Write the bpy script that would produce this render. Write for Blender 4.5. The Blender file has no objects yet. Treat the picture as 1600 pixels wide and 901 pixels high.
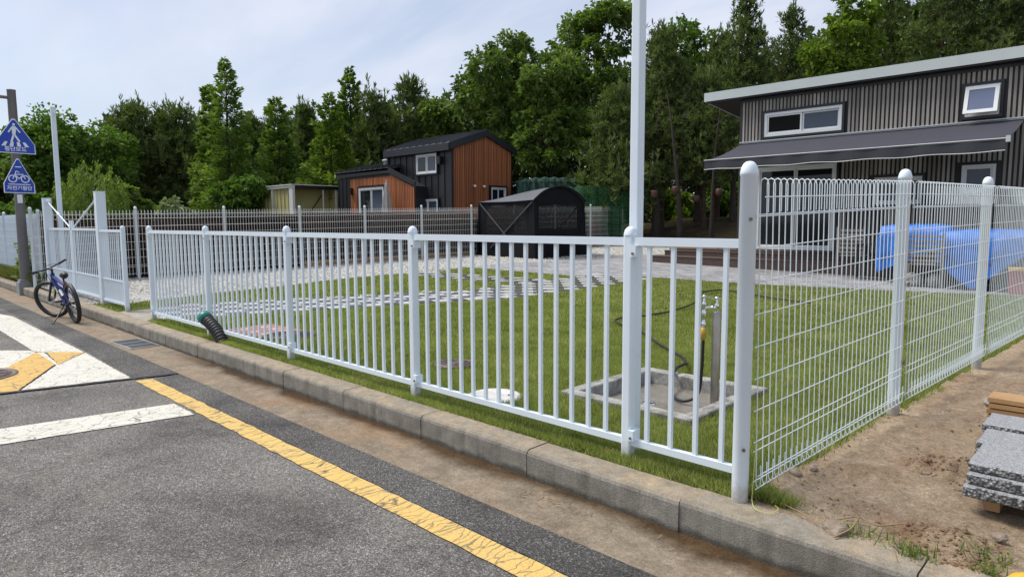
import bpy, bmesh, math, random
import numpy as np
from mathutils import Vector, Matrix, Euler
PI = math.pi
random.seed(7)
rng = np.random.default_rng(11)
scene = bpy.context.scene
C = scene.collection

# ------------------------------------------------------------------ camera
# x runs along the kerb (right is positive), y runs from the road into the yard
YAW = math.radians(44.47)
PITCH = math.atan(103/1040)
ROLL = math.radians(0.25)
cam_d = bpy.data.cameras.new('camera')
cam_d.sensor_width = 36; cam_d.lens = 36*1040/1600
cam_d.clip_start = 0.05; cam_d.clip_end = 3000
cam = bpy.data.objects.new('camera', cam_d); C.objects.link(cam)
Rv = Vector((math.cos(YAW), math.sin(YAW), 0))
Hv = Vector((-math.sin(YAW), math.cos(YAW), 0))
Fv = Hv*math.cos(PITCH) + Vector((0, 0, -math.sin(PITCH)))
Uv = Hv*math.sin(PITCH) + Vector((0, 0, math.cos(PITCH)))
r_ = Rv*math.cos(ROLL) - Uv*math.sin(ROLL)
u_ = Rv*math.sin(ROLL) + Uv*math.cos(ROLL)
m = Matrix(((r_.x, u_.x, -Fv.x), (r_.y, u_.y, -Fv.y), (r_.z, u_.z, -Fv.z))).to_4x4()
m.translation = Vector((0, 0, 1.35))
cam.matrix_world = m
scene.camera = cam

# ------------------------------------------------------------------ world, sun, exposure
SUN_EL = math.radians(58); SUN_AZ = math.radians(205)     # direction the light comes from, counter-clockwise from +x
world = bpy.data.worlds.new('World'); scene.world = world; world.use_nodes = True
wt = world.node_tree; wt.nodes.clear()
wo = wt.nodes.new('ShaderNodeOutputWorld'); bg = wt.nodes.new('ShaderNodeBackground')
sky = wt.nodes.new('ShaderNodeTexSky'); sky.sky_type = 'NISHITA'; sky.sun_disc = False
sky.sun_elevation = SUN_EL; sky.sun_rotation = math.radians(90) - SUN_AZ
sky.air_density = 1.0; sky.dust_density = 2.0; sky.ozone_density = 1.5
tc = wt.nodes.new('ShaderNodeTexCoord'); sep = wt.nodes.new('ShaderNodeSeparateXYZ')
wt.links.new(tc.outputs['Generated'], sep.inputs[0])
zz = wt.nodes.new('ShaderNodeMath'); zz.operation = 'MAXIMUM'; zz.inputs[1].default_value = 0.0
wt.links.new(sep.outputs['Z'], zz.inputs[0])
za = wt.nodes.new('ShaderNodeMath'); za.operation = 'ADD'; za.inputs[1].default_value = 0.22
wt.links.new(zz.outputs[0], za.inputs[0])
dx = wt.nodes.new('ShaderNodeMath'); dx.operation = 'DIVIDE'
dy = wt.nodes.new('ShaderNodeMath'); dy.operation = 'DIVIDE'
wt.links.new(sep.outputs['X'], dx.inputs[0]); wt.links.new(za.outputs[0], dx.inputs[1])
wt.links.new(sep.outputs['Y'], dy.inputs[0]); wt.links.new(za.outputs[0], dy.inputs[1])
cmb = wt.nodes.new('ShaderNodeCombineXYZ')
wt.links.new(dx.outputs[0], cmb.inputs[0]); wt.links.new(dy.outputs[0], cmb.inputs[1])
mp = wt.nodes.new('ShaderNodeMapping'); mp.inputs['Rotation'].default_value = (0, 0, math.radians(35))
mp.inputs['Scale'].default_value = (0.55, 1.3, 1); mp.inputs['Location'].default_value = (3.3, 1.2, 0)
wt.links.new(cmb.outputs[0], mp.inputs[0])
n1 = wt.nodes.new('ShaderNodeTexNoise'); n1.inputs['Scale'].default_value = 1.1; n1.inputs['Detail'].default_value = 5; n1.inputs['Roughness'].default_value = 0.52
n1.inputs['Distortion'].default_value = 0.6
wt.links.new(mp.outputs[0], n1.inputs['Vector'])
cr = wt.nodes.new('ShaderNodeValToRGB'); cr.color_ramp.elements[0].position = 0.34; cr.color_ramp.elements[1].position = 0.66
cr.color_ramp.elements[0].color = (0.30, 0.30, 0.30, 1); cr.color_ramp.elements[1].color = (1, 1, 1, 1)
wt.links.new(n1.outputs['Fac'], cr.inputs[0])
n2 = wt.nodes.new('ShaderNodeTexNoise'); n2.inputs['Scale'].default_value = 2.6; n2.inputs['Detail'].default_value = 4
wt.links.new(mp.outputs[0], n2.inputs['Vector'])
cc = wt.nodes.new('ShaderNodeMixRGB'); cc.inputs[1].default_value = (3.9, 4.5, 5.9, 1); cc.inputs[2].default_value = (6.7, 6.85, 7.4, 1)
wt.links.new(n2.outputs['Fac'], cc.inputs[0])
mx = wt.nodes.new('ShaderNodeMixRGB'); wt.links.new(cr.outputs[0], mx.inputs[0])
wt.links.new(sky.outputs[0], mx.inputs[1]); wt.links.new(cc.outputs[0], mx.inputs[2])
wt.links.new(mx.outputs[0], bg.inputs[0]); bg.inputs[1].default_value = 0.10
wt.links.new(bg.outputs[0], wo.inputs[0])

sun_d = bpy.data.lights.new('sun', 'SUN'); sun_d.energy = 2.9; sun_d.angle = math.radians(24); sun_d.color = (1.0, 0.95, 0.87)
sun = bpy.data.objects.new('sun', sun_d); C.objects.link(sun)
sd = Vector((math.cos(SUN_AZ)*math.cos(SUN_EL), math.sin(SUN_AZ)*math.cos(SUN_EL), math.sin(SUN_EL)))
sun.rotation_euler = sd.to_track_quat('Z', 'Y').to_euler(); sun.location = (0, 0, 30)
vs = scene.view_settings
vs.view_transform = 'Standard'; vs.look = 'None'; vs.gamma = 1; vs.use_curve_mapping = False; vs.exposure = 0.52
scene.cycles.max_bounces = 6; scene.cycles.transparent_max_bounces = 16

# ------------------------------------------------------------------ materials
def mat_base(name, rough=0.6, metal=0.0, spec=0.5):
    m = bpy.data.materials.new(name); m.use_nodes = True
    nt = m.node_tree; b = nt.nodes['Principled BSDF']
    b.inputs['Roughness'].default_value = rough; b.inputs['Metallic'].default_value = metal
    b.inputs['Specular IOR Level'].default_value = spec
    return m, nt, b
def c4(c): return (c[0], c[1], c[2], 1)
def noise(nt, scale, detail=3, rough=0.5, vec=None, dist=0.0):
    n = nt.nodes.new('ShaderNodeTexNoise'); n.inputs['Scale'].default_value = scale
    n.inputs['Detail'].default_value = detail; n.inputs['Roughness'].default_value = rough; n.inputs['Distortion'].default_value = dist
    if vec is not None: nt.links.new(vec, n.inputs['Vector'])
    return n.outputs['Fac']
def coords(nt, scale=(1, 1, 1), rot=(0, 0, 0), kind='Object'):
    t = nt.nodes.new('ShaderNodeTexCoord'); mp = nt.nodes.new('ShaderNodeMapping')
    mp.inputs['Scale'].default_value = scale; mp.inputs['Rotation'].default_value = rot
    nt.links.new(t.outputs[kind], mp.inputs[0]); return mp.outputs[0]
def ramp(nt, fac, stops, interp='LINEAR'):
    r = nt.nodes.new('ShaderNodeValToRGB'); r.color_ramp.interpolation = interp
    e = r.color_ramp.elements
    while len(e) < len(stops): e.new(0.5)
    for i, (p, c) in enumerate(stops):
        e[i].position = p; e[i].color = c4(c) if not isinstance(c, (int, float)) else (c, c, c, 1)
    nt.links.new(fac, r.inputs[0]); return r.outputs[0]
def mix(nt, fac, a, b, mode='MIX'):
    m = nt.nodes.new('ShaderNodeMixRGB'); m.blend_type = mode
    for i, v in ((0, fac), (1, a), (2, b)):
        if isinstance(v, (int, float)): m.inputs[i].default_value = v if i == 0 else (v, v, v, 1)
        elif isinstance(v, tuple): m.inputs[i].default_value = c4(v)
        else: nt.links.new(v, m.inputs[i])
    return m.outputs[0]
def mathn(nt, op, a, b=None):
    m = nt.nodes.new('ShaderNodeMath'); m.operation = op
    for i, v in ((0, a), (1, b)):
        if v is None: continue
        if isinstance(v, (int, float)): m.inputs[i].default_value = v
        else: nt.links.new(v, m.inputs[i])
    return m.outputs[0]
def bump(nt, b, h, strength=0.3, dist=0.01):
    n = nt.nodes.new('ShaderNodeBump'); n.inputs['Strength'].default_value = strength; n.inputs['Distance'].default_value = dist
    nt.links.new(h, n.inputs['Height']); nt.links.new(n.outputs[0], b.inputs['Normal'])
def objrand(nt):
    o = nt.nodes.new('ShaderNodeObjectInfo'); return o.outputs['Random']

def plain(name, col, rough=0.6, metal=0.0, var=0.12, scale=3.0, bumpy=0.0, spec=0.5, bscale=60, randv=0.0):
    m, nt, b = mat_base(name, rough, metal, spec)
    v = coords(nt); f = noise(nt, scale, 4, 0.6, v)
    lo = tuple(x*(1-var) for x in col); hi = tuple(min(1, x*(1+var)) for x in col)
    c = ramp(nt, f, [(0.3, lo), (0.7, hi)])
    if randv:
        r = ramp(nt, objrand(nt), [(0, 1-randv), (1, 1+randv)])
        c = mix(nt, 1.0, c, r, 'MULTIPLY')
    nt.links.new(c, b.inputs['Base Color'])
    if bumpy: bump(nt, b, noise(nt, bscale, 3, 0.6, v), bumpy, 0.01)
    return m
M = {}
M['white'] = plain('powder_coated_white', (0.70, 0.78, 0.845), 0.38, 0, 0.04, 2.5)
M['white_grey'] = plain('white_powder_wire', (0.74, 0.82, 0.86), 0.42, 0, 0.04, 2)
M['cream_wire'] = plain('aged_white_wire', (0.80, 0.80, 0.76), 0.5, 0, 0.08, 1.0)
M['pvc'] = plain('white_window_frame', (0.72, 0.74, 0.74), 0.4, 0, 0.04)
M['steel'] = plain('stainless_steel', (0.42, 0.39, 0.35), 0.32, 0.9, 0.2, 9)
M['chrome'] = plain('chrome', (0.75, 0.77, 0.8), 0.12, 1.0, 0.05)
M['bolt'] = plain('bolt_metal', (0.22, 0.2, 0.19), 0.4, 0.8, 0.2, 30)
M['black'] = plain('black_rubber', (0.012, 0.012, 0.014), 0.55, 0, 0.3, 20, 0.1)
M['black_metal'] = plain('black_metal', (0.018, 0.018, 0.02), 0.35, 0.2, 0.2)
M['blue_paint'] = plain('blue_bike_paint', (0.008, 0.018, 0.17), 0.25, 0.2, 0.1)
M['lime'] = plain('lime_decal', (0.55, 0.7, 0.15), 0.4)
M['alu'] = plain('aluminium', (0.55, 0.56, 0.58), 0.35, 0.9, 0.1)
M['pole_grey'] = plain('grey_brown_pole_paint', (0.165, 0.155, 0.155), 0.55, 0.1, 0.08, 5)
M['plinth_grey'] = plain('grey_pole_base', (0.24, 0.25, 0.26), 0.6, 0, 0.1, 9)
M['sign_blue'] = plain('sign_blue', (0.01, 0.055, 0.42), 0.35, 0, 0.05)
M['sign_white'] = plain('sign_white', (0.78, 0.82, 0.86), 0.4, 0, 0.03)
M['green_cap'] = plain('green_plastic_cap', (0.01, 0.19, 0.155), 0.4, 0, 0.1, 20)
M['amber'] = plain('amber_connector', (0.55, 0.32, 0.04), 0.4)
M['dark_seam'] = plain('anthracite_standing_seam', (0.028, 0.030, 0.035), 0.42, 0.3, 0.12, 2)
M['dark_trim'] = plain('anthracite_trim', (0.022, 0.024, 0.028), 0.4, 0.2, 0.1)
M['interior'] = plain('interior_shade', (0.012, 0.012, 0.012), 0.9, spec=0.05)  # near-black colour stands in for unlit depth behind openings and gaps
M['deck'] = plain('brown_composite_deck', (0.075, 0.048, 0.038), 0.6, 0, 0.2, 8, 0.1, randv=0.15)
M['dark_board'] = plain('dark_brown_boards', (0.036, 0.021, 0.015), 0.9, 0, 0.3, 6, 0.15, randv=0.5, spec=0.08)
M['pine_timber'] = plain('pale_pine_timber', (0.42, 0.25, 0.11), 0.6, 0, 0.15, 6, 0.1, randv=0.2)
M['awning'] = plain('charcoal_awning_fabric', (0.036, 0.038, 0.054), 0.85, 0, 0.06, 2, 0.1, bscale=300)
M['valance'] = plain('charcoal_valance_fabric', (0.035, 0.036, 0.045), 0.85, 0, 0.06, 2)
M['fascia'] = plain('pale_grey_fascia', (0.50, 0.55, 0.55), 0.5, 0, 0.04, 2)
M['tent'] = plain('black_tent_fabric', (0.008, 0.009, 0.011), 0.8, 0, 0.2, 4, 0.2, bscale=12, spec=0.2)
M['tent_roof'] = plain('charcoal_tent_roof', (0.075, 0.08, 0.095), 0.7, 0, 0.15, 2, 0.15, bscale=10)
M['tent_bar'] = plain('tent_pole', (0.05, 0.05, 0.055), 0.5)
M['tarp'] = plain('blue_tarpaulin', (0.02, 0.15, 0.56), 0.55, 0, 0.35, 5, 0.9, bscale=9)
M['teak'] = plain('weathered_grey_wood', (0.24, 0.225, 0.20), 0.75, 0, 0.15, 9, 0.2, randv=0.15)
M['red_plastic'] = plain('dull_red_plastic', (0.35, 0.05, 0.07), 0.5)
M['yellow_plastic'] = plain('yellow_plastic', (0.75, 0.42, 0.03), 0.45)
M['terracotta'] = plain('rusty_lantern', (0.085, 0.036, 0.022), 0.6, 0, 0.3, 20)
M['stone'] = plain('rounded_stone', (0.30, 0.29, 0.27), 0.8, 0, 0.25, 8, 0.3)
M['soil_clod'] = plain('reddish_clod', (0.23, 0.135, 0.075), 0.95, 0, 0.35, 14, 0.4, randv=0.3)
M['rock'] = plain('brown_rock', (0.25, 0.20, 0.15), 0.9, 0, 0.3, 12, 0.4, randv=0.25)
M['olive'] = plain('olive_sheet_wall', (0.42, 0.39, 0.17), 0.8, 0, 0.12, 1.5, 0.1)
M['shed_white'] = plain('dirty_white_steel', (0.62, 0.62, 0.58), 0.6, 0, 0.1, 3)
M['twig'] = plain('dry_twig', (0.30, 0.20, 0.11), 0.85)
M['string'] = plain('lime_string', (0.60, 0.68, 0.15), 0.6)
M['lid_white'] = plain('white_concrete_lid', (0.60, 0.59, 0.56), 0.8, 0, 0.2, 10, 0.3)
M['iron'] = plain('cast_iron', (0.085, 0.08, 0.08), 0.55, 0.5, 0.3, 20, 0.2)
M['iron_red'] = plain('brown_cast_iron', (0.13, 0.095, 0.085), 0.6, 0.3, 0.3, 20, 0.2)
M['grate'] = plain('steel_grate', (0.13, 0.14, 0.15), 0.5, 0.6, 0.2, 20)
M['bark'] = plain('tree_bark', (0.045, 0.033, 0.026), 0.9, 0, 0.35, 8, 0.4)
M['bark_red'] = plain('reddish_bark', (0.07, 0.042, 0.03), 0.9, 0, 0.35, 8, 0.4)
M['gravel_stone'] = plain('pale_gravel_stone', (0.44, 0.43, 0.40), 0.85, 0, 0.3, 30)
M['bulb'] = plain('lamp_glass', (0.8, 0.8, 0.78), 0.3)
M['tile_white'] = plain('white_paving_tile', (0.39, 0.39, 0.385), 0.7, 0, 0.08, 6, 0.1, randv=0.08)
M['tile_dark'] = plain('dark_grey_paving_tile', (0.045, 0.047, 0.058), 0.7, 0, 0.2, 6, 0.1, randv=0.2)
M['tile_red'] = plain('faded_red_tile', (0.36, 0.14, 0.13), 0.75, 0, 0.15, 20, 0.1)

def m_white_dirty():
    m, nt, b = mat_base('powder_coated_white_splashed', 0.4); v = coords(nt)
    c = ramp(nt, noise(nt, 2.5, 4, 0.6, v), [(0.3, (0.67, 0.75, 0.815)), (0.7, (0.72, 0.80, 0.86))])
    s = nt.nodes.new('ShaderNodeSeparateXYZ'); nt.links.new(v, s.inputs[0])
    h = mathn(nt, 'ADD', s.outputs['Z'], mathn(nt, 'MULTIPLY', mathn(nt, 'SUBTRACT', noise(nt, 25, 5, 0.7, v), 0.5), 0.16))
    d = ramp(nt, mathn(nt, 'ADD', mathn(nt, 'MULTIPLY', h, 5.0), 0.0), [(0.05, 0.75), (0.55, 0.0)])
    c = mix(nt, d, c, (0.30, 0.25, 0.18))
    c = mix(nt, ramp(nt, noise(nt, 60, 4, 0.8, v), [(0.66, 0.0), (0.72, 0.5)]), c, (0.42, 0.40, 0.36))
    nt.links.new(c, b.inputs['Base Color']); return m
M['white_post'] = m_white_dirty()
def glassmat(name, col, rough=0.04):
    m, nt, b = mat_base(name, rough); b.inputs['Base Color'].default_value = c4(col)
    b.inputs['Specular IOR Level'].default_value = 0.45
    return m
M['glass'] = glassmat('window_glass', (0.012, 0.016, 0.02))
M['glass_sky'] = glassmat('window_glass_sky_tint', (0.14, 0.17, 0.26), 0.1)  # reflected sky is put into the base colour
M['glass_mid'] = glassmat('window_glass_mid_tone', (0.05, 0.07, 0.10), 0.1)  # bluish base colour, lighter than the plain window glass

def netmat(name, col, alpha, rough=0.8):
    m, nt, b = mat_base(name, rough); b.inputs['Base Color'].default_value = c4(col); b.inputs['Alpha'].default_value = alpha
    return m
M['tent_mesh'] = netmat('insect_mesh', (0.010, 0.011, 0.013), 0.38)
M['net_green'] = netmat('green_netting', (0.010, 0.085, 0.022), 0.6)
M['net_teal'] = netmat('teal_shade_cloth', (0.005, 0.040, 0.028), 0.9)

def slat_mat(name, col, var, sc):
    m, nt, b = mat_base(name, 0.65)
    v = coords(nt, (sc, sc, 1.2)); f = noise(nt, 1.0, 4, 0.65, v)
    c = ramp(nt, f, [(0.3, tuple(x*(1-var) for x in col)), (0.72, tuple(x*(1+var) for x in col))])
    r = ramp(nt, objrand(nt), [(0, 0.66), (1, 1.28)])
    nt.links.new(mix(nt, 1.0, c, r, 'MULTIPLY'), b.inputs['Base Color'])
    bump(nt, b, f, 0.2, 0.01); return m
M['orange_slat'] = slat_mat('orange_brown_timber', (0.36, 0.125, 0.045), 0.25, 25)
M['orange_back'] = slat_mat('orange_brown_groove', (0.10, 0.030, 0.013), 0.2, 25)
M['grey_slat'] = slat_mat('grey_timber', (0.30, 0.275, 0.245), 0.3, 25)
M['grey_back'] = slat_mat('dark_grey_groove', (0.035, 0.032, 0.030), 0.2, 25)

# asphalt: dark binder, pale aggregate, dusty patches
def m_asphalt(name='asphalt', base=(0.085, 0.084, 0.084), spk=0.26, dust=True):
    m, nt, b = mat_base(name, 0.85, 0, 0.3); v = coords(nt)
    vo = nt.nodes.new('ShaderNodeTexVoronoi'); vo.inputs['Scale'].default_value = 185; nt.links.new(v, vo.inputs['Vector'])
    g = nt.nodes.new('ShaderNodeSeparateColor'); nt.links.new(vo.outputs['Color'], g.inputs[0])
    agg = ramp(nt, g.outputs[0], [(0.0, tuple(x*0.45 for x in base)), (0.5, base), (0.86, tuple(x*1.5 for x in base)), (1.0, (spk, spk*.98, spk*.94))])
    f2 = noise(nt, 55, 3, 0.7, v)
    agg = mix(nt, 1.0, agg, ramp(nt, f2, [(0.3, 0.66), (0.7, 1.38)]), 'MULTIPLY')
    big = noise(nt, 0.8, 7, 0.68, v, 0.5)
    agg = mix(nt, 1.0, agg, ramp(nt, big, [(0.34, 0.52), (0.5, 0.95), (0.68, 1.35)]), 'MULTIPLY')
    if dust:
        d = noise(nt, 1.7, 6, 0.7, v, 0.8)
        agg = mix(nt, ramp(nt, d, [(0.56, 0.0), (0.78, 0.55)]), agg, (0.22, 0.185, 0.145))
    # fine branching cracks
    vc = coords(nt, (1, 1, 1)); w = nt.nodes.new('ShaderNodeTexVoronoi'); w.feature = 'DISTANCE_TO_EDGE'; w.inputs['Scale'].default_value = 0.8
    nz = nt.nodes.new('ShaderNodeTexNoise'); nz.inputs['Scale'].default_value = 5; nt.links.new(v, nz.inputs['Vector'])
    va = nt.nodes.new('ShaderNodeVectorMath'); va.operation = 'MULTIPLY_ADD'; va.inputs[1].default_value = (0.35, 0.35, 0); nt.links.new(nz.outputs['Color'], va.inputs[0]); nt.links.new(v, va.inputs[2])
    nt.links.new(va.outputs[0], w.inputs['Vector'])
    ck = ramp(nt, w.outputs['Distance'], [(0.0, 1.0), (0.006, 0.0)])
    ck = mathn(nt, 'MULTIPLY', ck, ramp(nt, noise(nt, 0.6, 2, 0.5, v), [(0.5, 0.0), (0.6, 0.7)]))
    agg = mix(nt, ck, agg, (0.02, 0.02, 0.02))
    nt.links.new(agg, b.inputs['Base Color'])
    bump(nt, b, mathn(nt, 'ADD', f2, vo.outputs['Distance']), 0.75, 0.006)
    return m
M['asphalt'] = m_asphalt('asphalt', (0.130, 0.122, 0.112), 0.36)
M['asphalt_dark'] = m_asphalt('dark_patched_asphalt', (0.078, 0.074, 0.070), 0.30, False)
M['tar'] = plain('tar_joint', (0.018, 0.018, 0.019), 0.6, 0, 0.4, 40, 0.5)

# cracked road paint: cracks run across the line (along a given direction)
def m_paint(name, col, crack_scale, stretch, rot, wear=0.5, dirt=(0.20, 0.17, 0.12), cw=0.05):
    m, nt, b = mat_base(name, 0.7, 0, 0.3)
    v = coords(nt)
    nz = nt.nodes.new('ShaderNodeTexNoise'); nz.inputs['Scale'].default_value = 7; nz.inputs['Detail'].default_value = 5; nt.links.new(v, nz.inputs['Vector'])
    va = nt.nodes.new('ShaderNodeVectorMath'); va.operation = 'MULTIPLY_ADD'; va.inputs[1].default_value = (0.14, 0.14, 0); nt.links.new(nz.outputs['Color'], va.inputs[0]); nt.links.new(v, va.inputs[2])
    mp = nt.nodes.new('ShaderNodeMapping'); mp.inputs['Scale'].default_value = stretch; mp.inputs['Rotation'].default_value = (0, 0, rot)
    nt.links.new(va.outputs[0], mp.inputs[0])
    w = nt.nodes.new('ShaderNodeTexVoronoi'); w.feature = 'DISTANCE_TO_EDGE'; w.inputs['Scale'].default_value = crack_scale; nt.links.new(mp.outputs[0], w.inputs['Vector'])
    gate = ramp(nt, noise(nt, 2.2, 4, 0.7, v), [(0.30, 0.3), (0.60, 1.0)])
    ck = mathn(nt, 'MULTIPLY', ramp(nt, w.outputs['Distance'], [(0.0, 1.0), (cw, 0.0)]), gate)
    spots = ramp(nt, noise(nt, 38, 6, 0.82, v), [(0.555, 0.0), (0.66, wear)])
    f = noise(nt, 4, 5, 0.7, v); base = mix(nt, ramp(nt, f, [(0.45, 0.0), (0.8, 0.5)]), col, dirt)
    base = mix(nt, 1.0, base, ramp(nt, noise(nt, 90, 3, 0.7, v), [(0.3, 0.82), (0.7, 1.12)]), 'MULTIPLY')
    base = mix(nt, spots, base, (0.12, 0.11, 0.10)); base = mix(nt, ck, base, (0.085, 0.078, 0.070))
    nt.links.new(base, b.inputs['Base Color'])
    bump(nt, b, mathn(nt, 'SUBTRACT', noise(nt, 90, 3, 0.7, v), ck), 0.5, 0.004)
    return m
M['paint_yellow'] = m_paint('worn_yellow_paint', (0.62, 0.42, 0.13), 5.4, (3.6, 0.8, 1), 0.06, 0.55, (0.52, 0.39, 0.20), 0.07)
M['paint_white'] = m_paint('worn_white_paint', (0.60, 0.585, 0.52), 8.5, (1.2, 0.8, 1), 0.3, 0.8, (0.42, 0.38, 0.30), 0.035)
M['paint_yellow_zone'] = m_paint('worn_yellow_zone_paint', (0.58, 0.37, 0.10), 6.0, (1, 1.2, 1), 0.5, 0.4, (0.5, 0.34, 0.16), 0.04)

def m_concrete(name, c1, c2, stain, stain_lo=0.45, stain_hi=0.7, rough=0.85, sc=1.0, wet=None):
    m, nt, b = mat_base(name, rough, 0, 0.35); v = coords(nt)
    f = noise(nt, 5*sc, 8, 0.72, v); c = ramp(nt, f, [(0.32, c1), (0.68, c2)])
    s = noise(nt, 1.6*sc, 6, 0.68, v, 0.6); c = mix(nt, ramp(nt, s, [(stain_lo, 0.0), (stain_hi, 0.85)]), c, stain)
    sp = noise(nt, 110, 4, 0.75, v); c = mix(nt, 1.0, c, ramp(nt, sp, [(0.3, 0.62), (0.7, 1.34)]), 'MULTIPLY'); c = mix(nt, 1.0, c, ramp(nt, noise(nt, 32, 6, 0.8, v), [(0.3, 0.72), (0.7, 1.26)]), 'MULTIPLY')
    if wet:
        y0, y1 = wet
        sx = nt.nodes.new('ShaderNodeSeparateXYZ'); nt.links.new(v, sx.inputs[0])
        wn = noise(nt, 1.3, 5, 0.6, v)
        e = mathn(nt, 'ADD', sx.outputs['Y'], mathn(nt, 'MULTIPLY', mathn(nt, 'SUBTRACT', wn, 0.5), 0.42))
        k = nt.nodes.new('ShaderNodeMapRange'); k.inputs['From Min'].default_value = y0; k.inputs['From Max'].default_value = y1
        nt.links.new(e, k.inputs['Value'])
        # no puddle beyond the drain grate
        kx = nt.nodes.new('ShaderNodeMapRange'); kx.inputs['From Min'].default_value = -9.0; kx.inputs['From Max'].default_value = -7.0
        nt.links.new(sx.outputs['X'], kx.inputs['Value'])
        kk = mathn(nt, 'MULTIPLY', k.outputs[0], kx.outputs[0])
        c = mix(nt, kk, c, mix(nt, 1.0, c, (0.34, 0.27, 0.20), 'MULTIPLY'))
        rr = nt.nodes.new('ShaderNodeMapRange'); rr.inputs['To Min'].default_value = 0.85; rr.inputs['To Max'].default_value = 0.10
        nt.links.new(kk, rr.inputs['Value']); nt.links.new(rr.outputs[0], b.inputs['Roughness'])
        bs = nt.nodes.new('ShaderNodeBump'); bs.inputs['Distance'].default_value = 0.006
        nt.links.new(mathn(nt, 'SUBTRACT', 0.6, mathn(nt, 'MULTIPLY', kk, 0.58)), bs.inputs['Strength']); nt.links.new(sp, bs.inputs['Height']); nt.links.new(bs.outputs[0], b.inputs['Normal'])
    else: bump(nt, b, mathn(nt, 'ADD', sp, f), 0.45, 0.006)
    nt.links.new(c, b.inputs['Base Color']); return m
M['gutter'] = m_concrete('stained_gutter_concrete', (0.14, 0.11, 0.078), (0.29, 0.235, 0.17), (0.26, 0.155, 0.08), 0.48, 0.74, wet=(2.65, 2.77))
M['kerb_top'] = m_concrete('kerb_concrete', (0.20, 0.185, 0.16), (0.33, 0.31, 0.275), (0.33, 0.235, 0.145), 0.42, 0.66)
def m_kerb():
    m, nt, b = mat_base('kerb_concrete_dusty', 0.85, 0, 0.3); v = coords(nt)
    oi = nt.nodes.new('ShaderNodeObjectInfo'); va = nt.nodes.new('ShaderNodeVectorMath'); va.operation = 'ADD'; nt.links.new(v, va.inputs[0]); nt.links.new(oi.outputs['Location'], va.inputs[1]); w = va.outputs[0]
    f = noise(nt, 6, 8, 0.75, w); grey = ramp(nt, f, [(0.30, (0.150, 0.138, 0.115)), (0.70, (0.31, 0.29, 0.25))])
    dust = ramp(nt, noise(nt, 3.2, 6, 0.7, w, 0.5), [(0.30, (0.23, 0.205, 0.165)), (0.70, (0.40, 0.30, 0.19))])
    ge = nt.nodes.new('ShaderNodeNewGeometry'); sz = nt.nodes.new('ShaderNodeSeparateXYZ'); nt.links.new(ge.outputs['Normal'], sz.inputs[0])
    up = mathn(nt, 'MULTIPLY', ramp(nt, sz.outputs['Z'], [(0.55, 0.0), (0.95, 1.0)]), ramp(nt, noise(nt, 9, 6, 0.75, w), [(0.36, 0.25), (0.6, 1.0)]))
    c = mix(nt, up, grey, dust)
    sp = nt.nodes.new('ShaderNodeSeparateXYZ'); nt.links.new(v, sp.inputs[0])
    h = mathn(nt, 'ADD', sp.outputs['Z'], mathn(nt, 'MULTIPLY', mathn(nt, 'SUBTRACT', noise(nt, 4.5, 5, 0.65, w), 0.5), 0.10))
    damp = ramp(nt, mathn(nt, 'ADD', mathn(nt, 'MULTIPLY', h, 8.0), 1.5), [(0.28, 0.8), (0.50, 0.0)])
    c = mix(nt, damp, c, (0.055, 0.048, 0.038))
    run_ = coords(nt, (14, 14, 1.2)); c = mix(nt, 1.0, c, ramp(nt, noise(nt, 1.0, 5, 0.7, run_), [(0.3, 0.75), (0.7, 1.22)]), 'MULTIPLY')
    s = noise(nt, 150, 3, 0.7, w); c = mix(nt, 1.0, c, ramp(nt, s, [(0.3, 0.70), (0.7, 1.28)]), 'MULTIPLY')
    nt.links.new(c, b.inputs['Base Color']); bump(nt, b, mathn(nt, 'ADD', s, mathn(nt, 'MULTIPLY', f, 2.0)), 0.6, 0.008); return m
M['kerb_top'] = m_kerb()
M['basin'] = m_concrete('basin_rim_concrete', (0.22, 0.22, 0.205), (0.42, 0.415, 0.39), (0.12, 0.11, 0.095), 0.46, 0.64, sc=2.5)
M['basin_floor'] = m_concrete('basin_floor_concrete', (0.17, 0.155, 0.13), (0.27, 0.25, 0.22), (0.12, 0.10, 0.07), 0.45, 0.70, 0.3)
M['apron'] = m_concrete('gate_apron_concrete', (0.24, 0.22, 0.18), (0.40, 0.37, 0.32), (0.28, 0.20, 0.12), 0.5, 0.7)

def m_granite():
    m, nt, b = mat_base('grey_granite', 0.7); v = coords(nt)
    vo = nt.nodes.new('ShaderNodeTexVoronoi'); vo.inputs['Scale'].default_value = 260; nt.links.new(v, vo.inputs['Vector'])
    g = nt.nodes.new('ShaderNodeSeparateColor'); nt.links.new(vo.outputs['Color'], g.inputs[0])
    c = ramp(nt, g.outputs[0], [(0.0, (0.13, 0.13, 0.135)), (0.35, (0.24, 0.245, 0.255)), (1.0, (0.42, 0.43, 0.44))])
    nt.links.new(c, b.inputs['Base Color']); bump(nt, b, noise(nt, 120, 3, 0.6, v), 0.5, 0.005); return m
M['granite'] = m_granite()
def m_granite_side():
    m, nt, b = mat_base('granite_broken_side', 0.85); v = coords(nt)
    vo = nt.nodes.new('ShaderNodeTexVoronoi'); vo.inputs['Scale'].default_value = 75; nt.links.new(v, vo.inputs['Vector'])
    g = nt.nodes.new('ShaderNodeSeparateColor'); nt.links.new(vo.outputs['Color'], g.inputs[0])
    c = ramp(nt, g.outputs[0], [(0.0, (0.12, 0.12, 0.12)), (1.0, (0.58, 0.58, 0.57))])
    c = mix(nt, ramp(nt, vo.outputs['Distance'], [(0.3, 0.0), (0.75, 0.9)]), c, (0.03, 0.03, 0.03))
    nt.links.new(c, b.inputs['Base Color']); bump(nt, b, vo.outputs['Distance'], 0.8, 0.01); return m
M['granite_side'] = m_granite_side()

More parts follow.
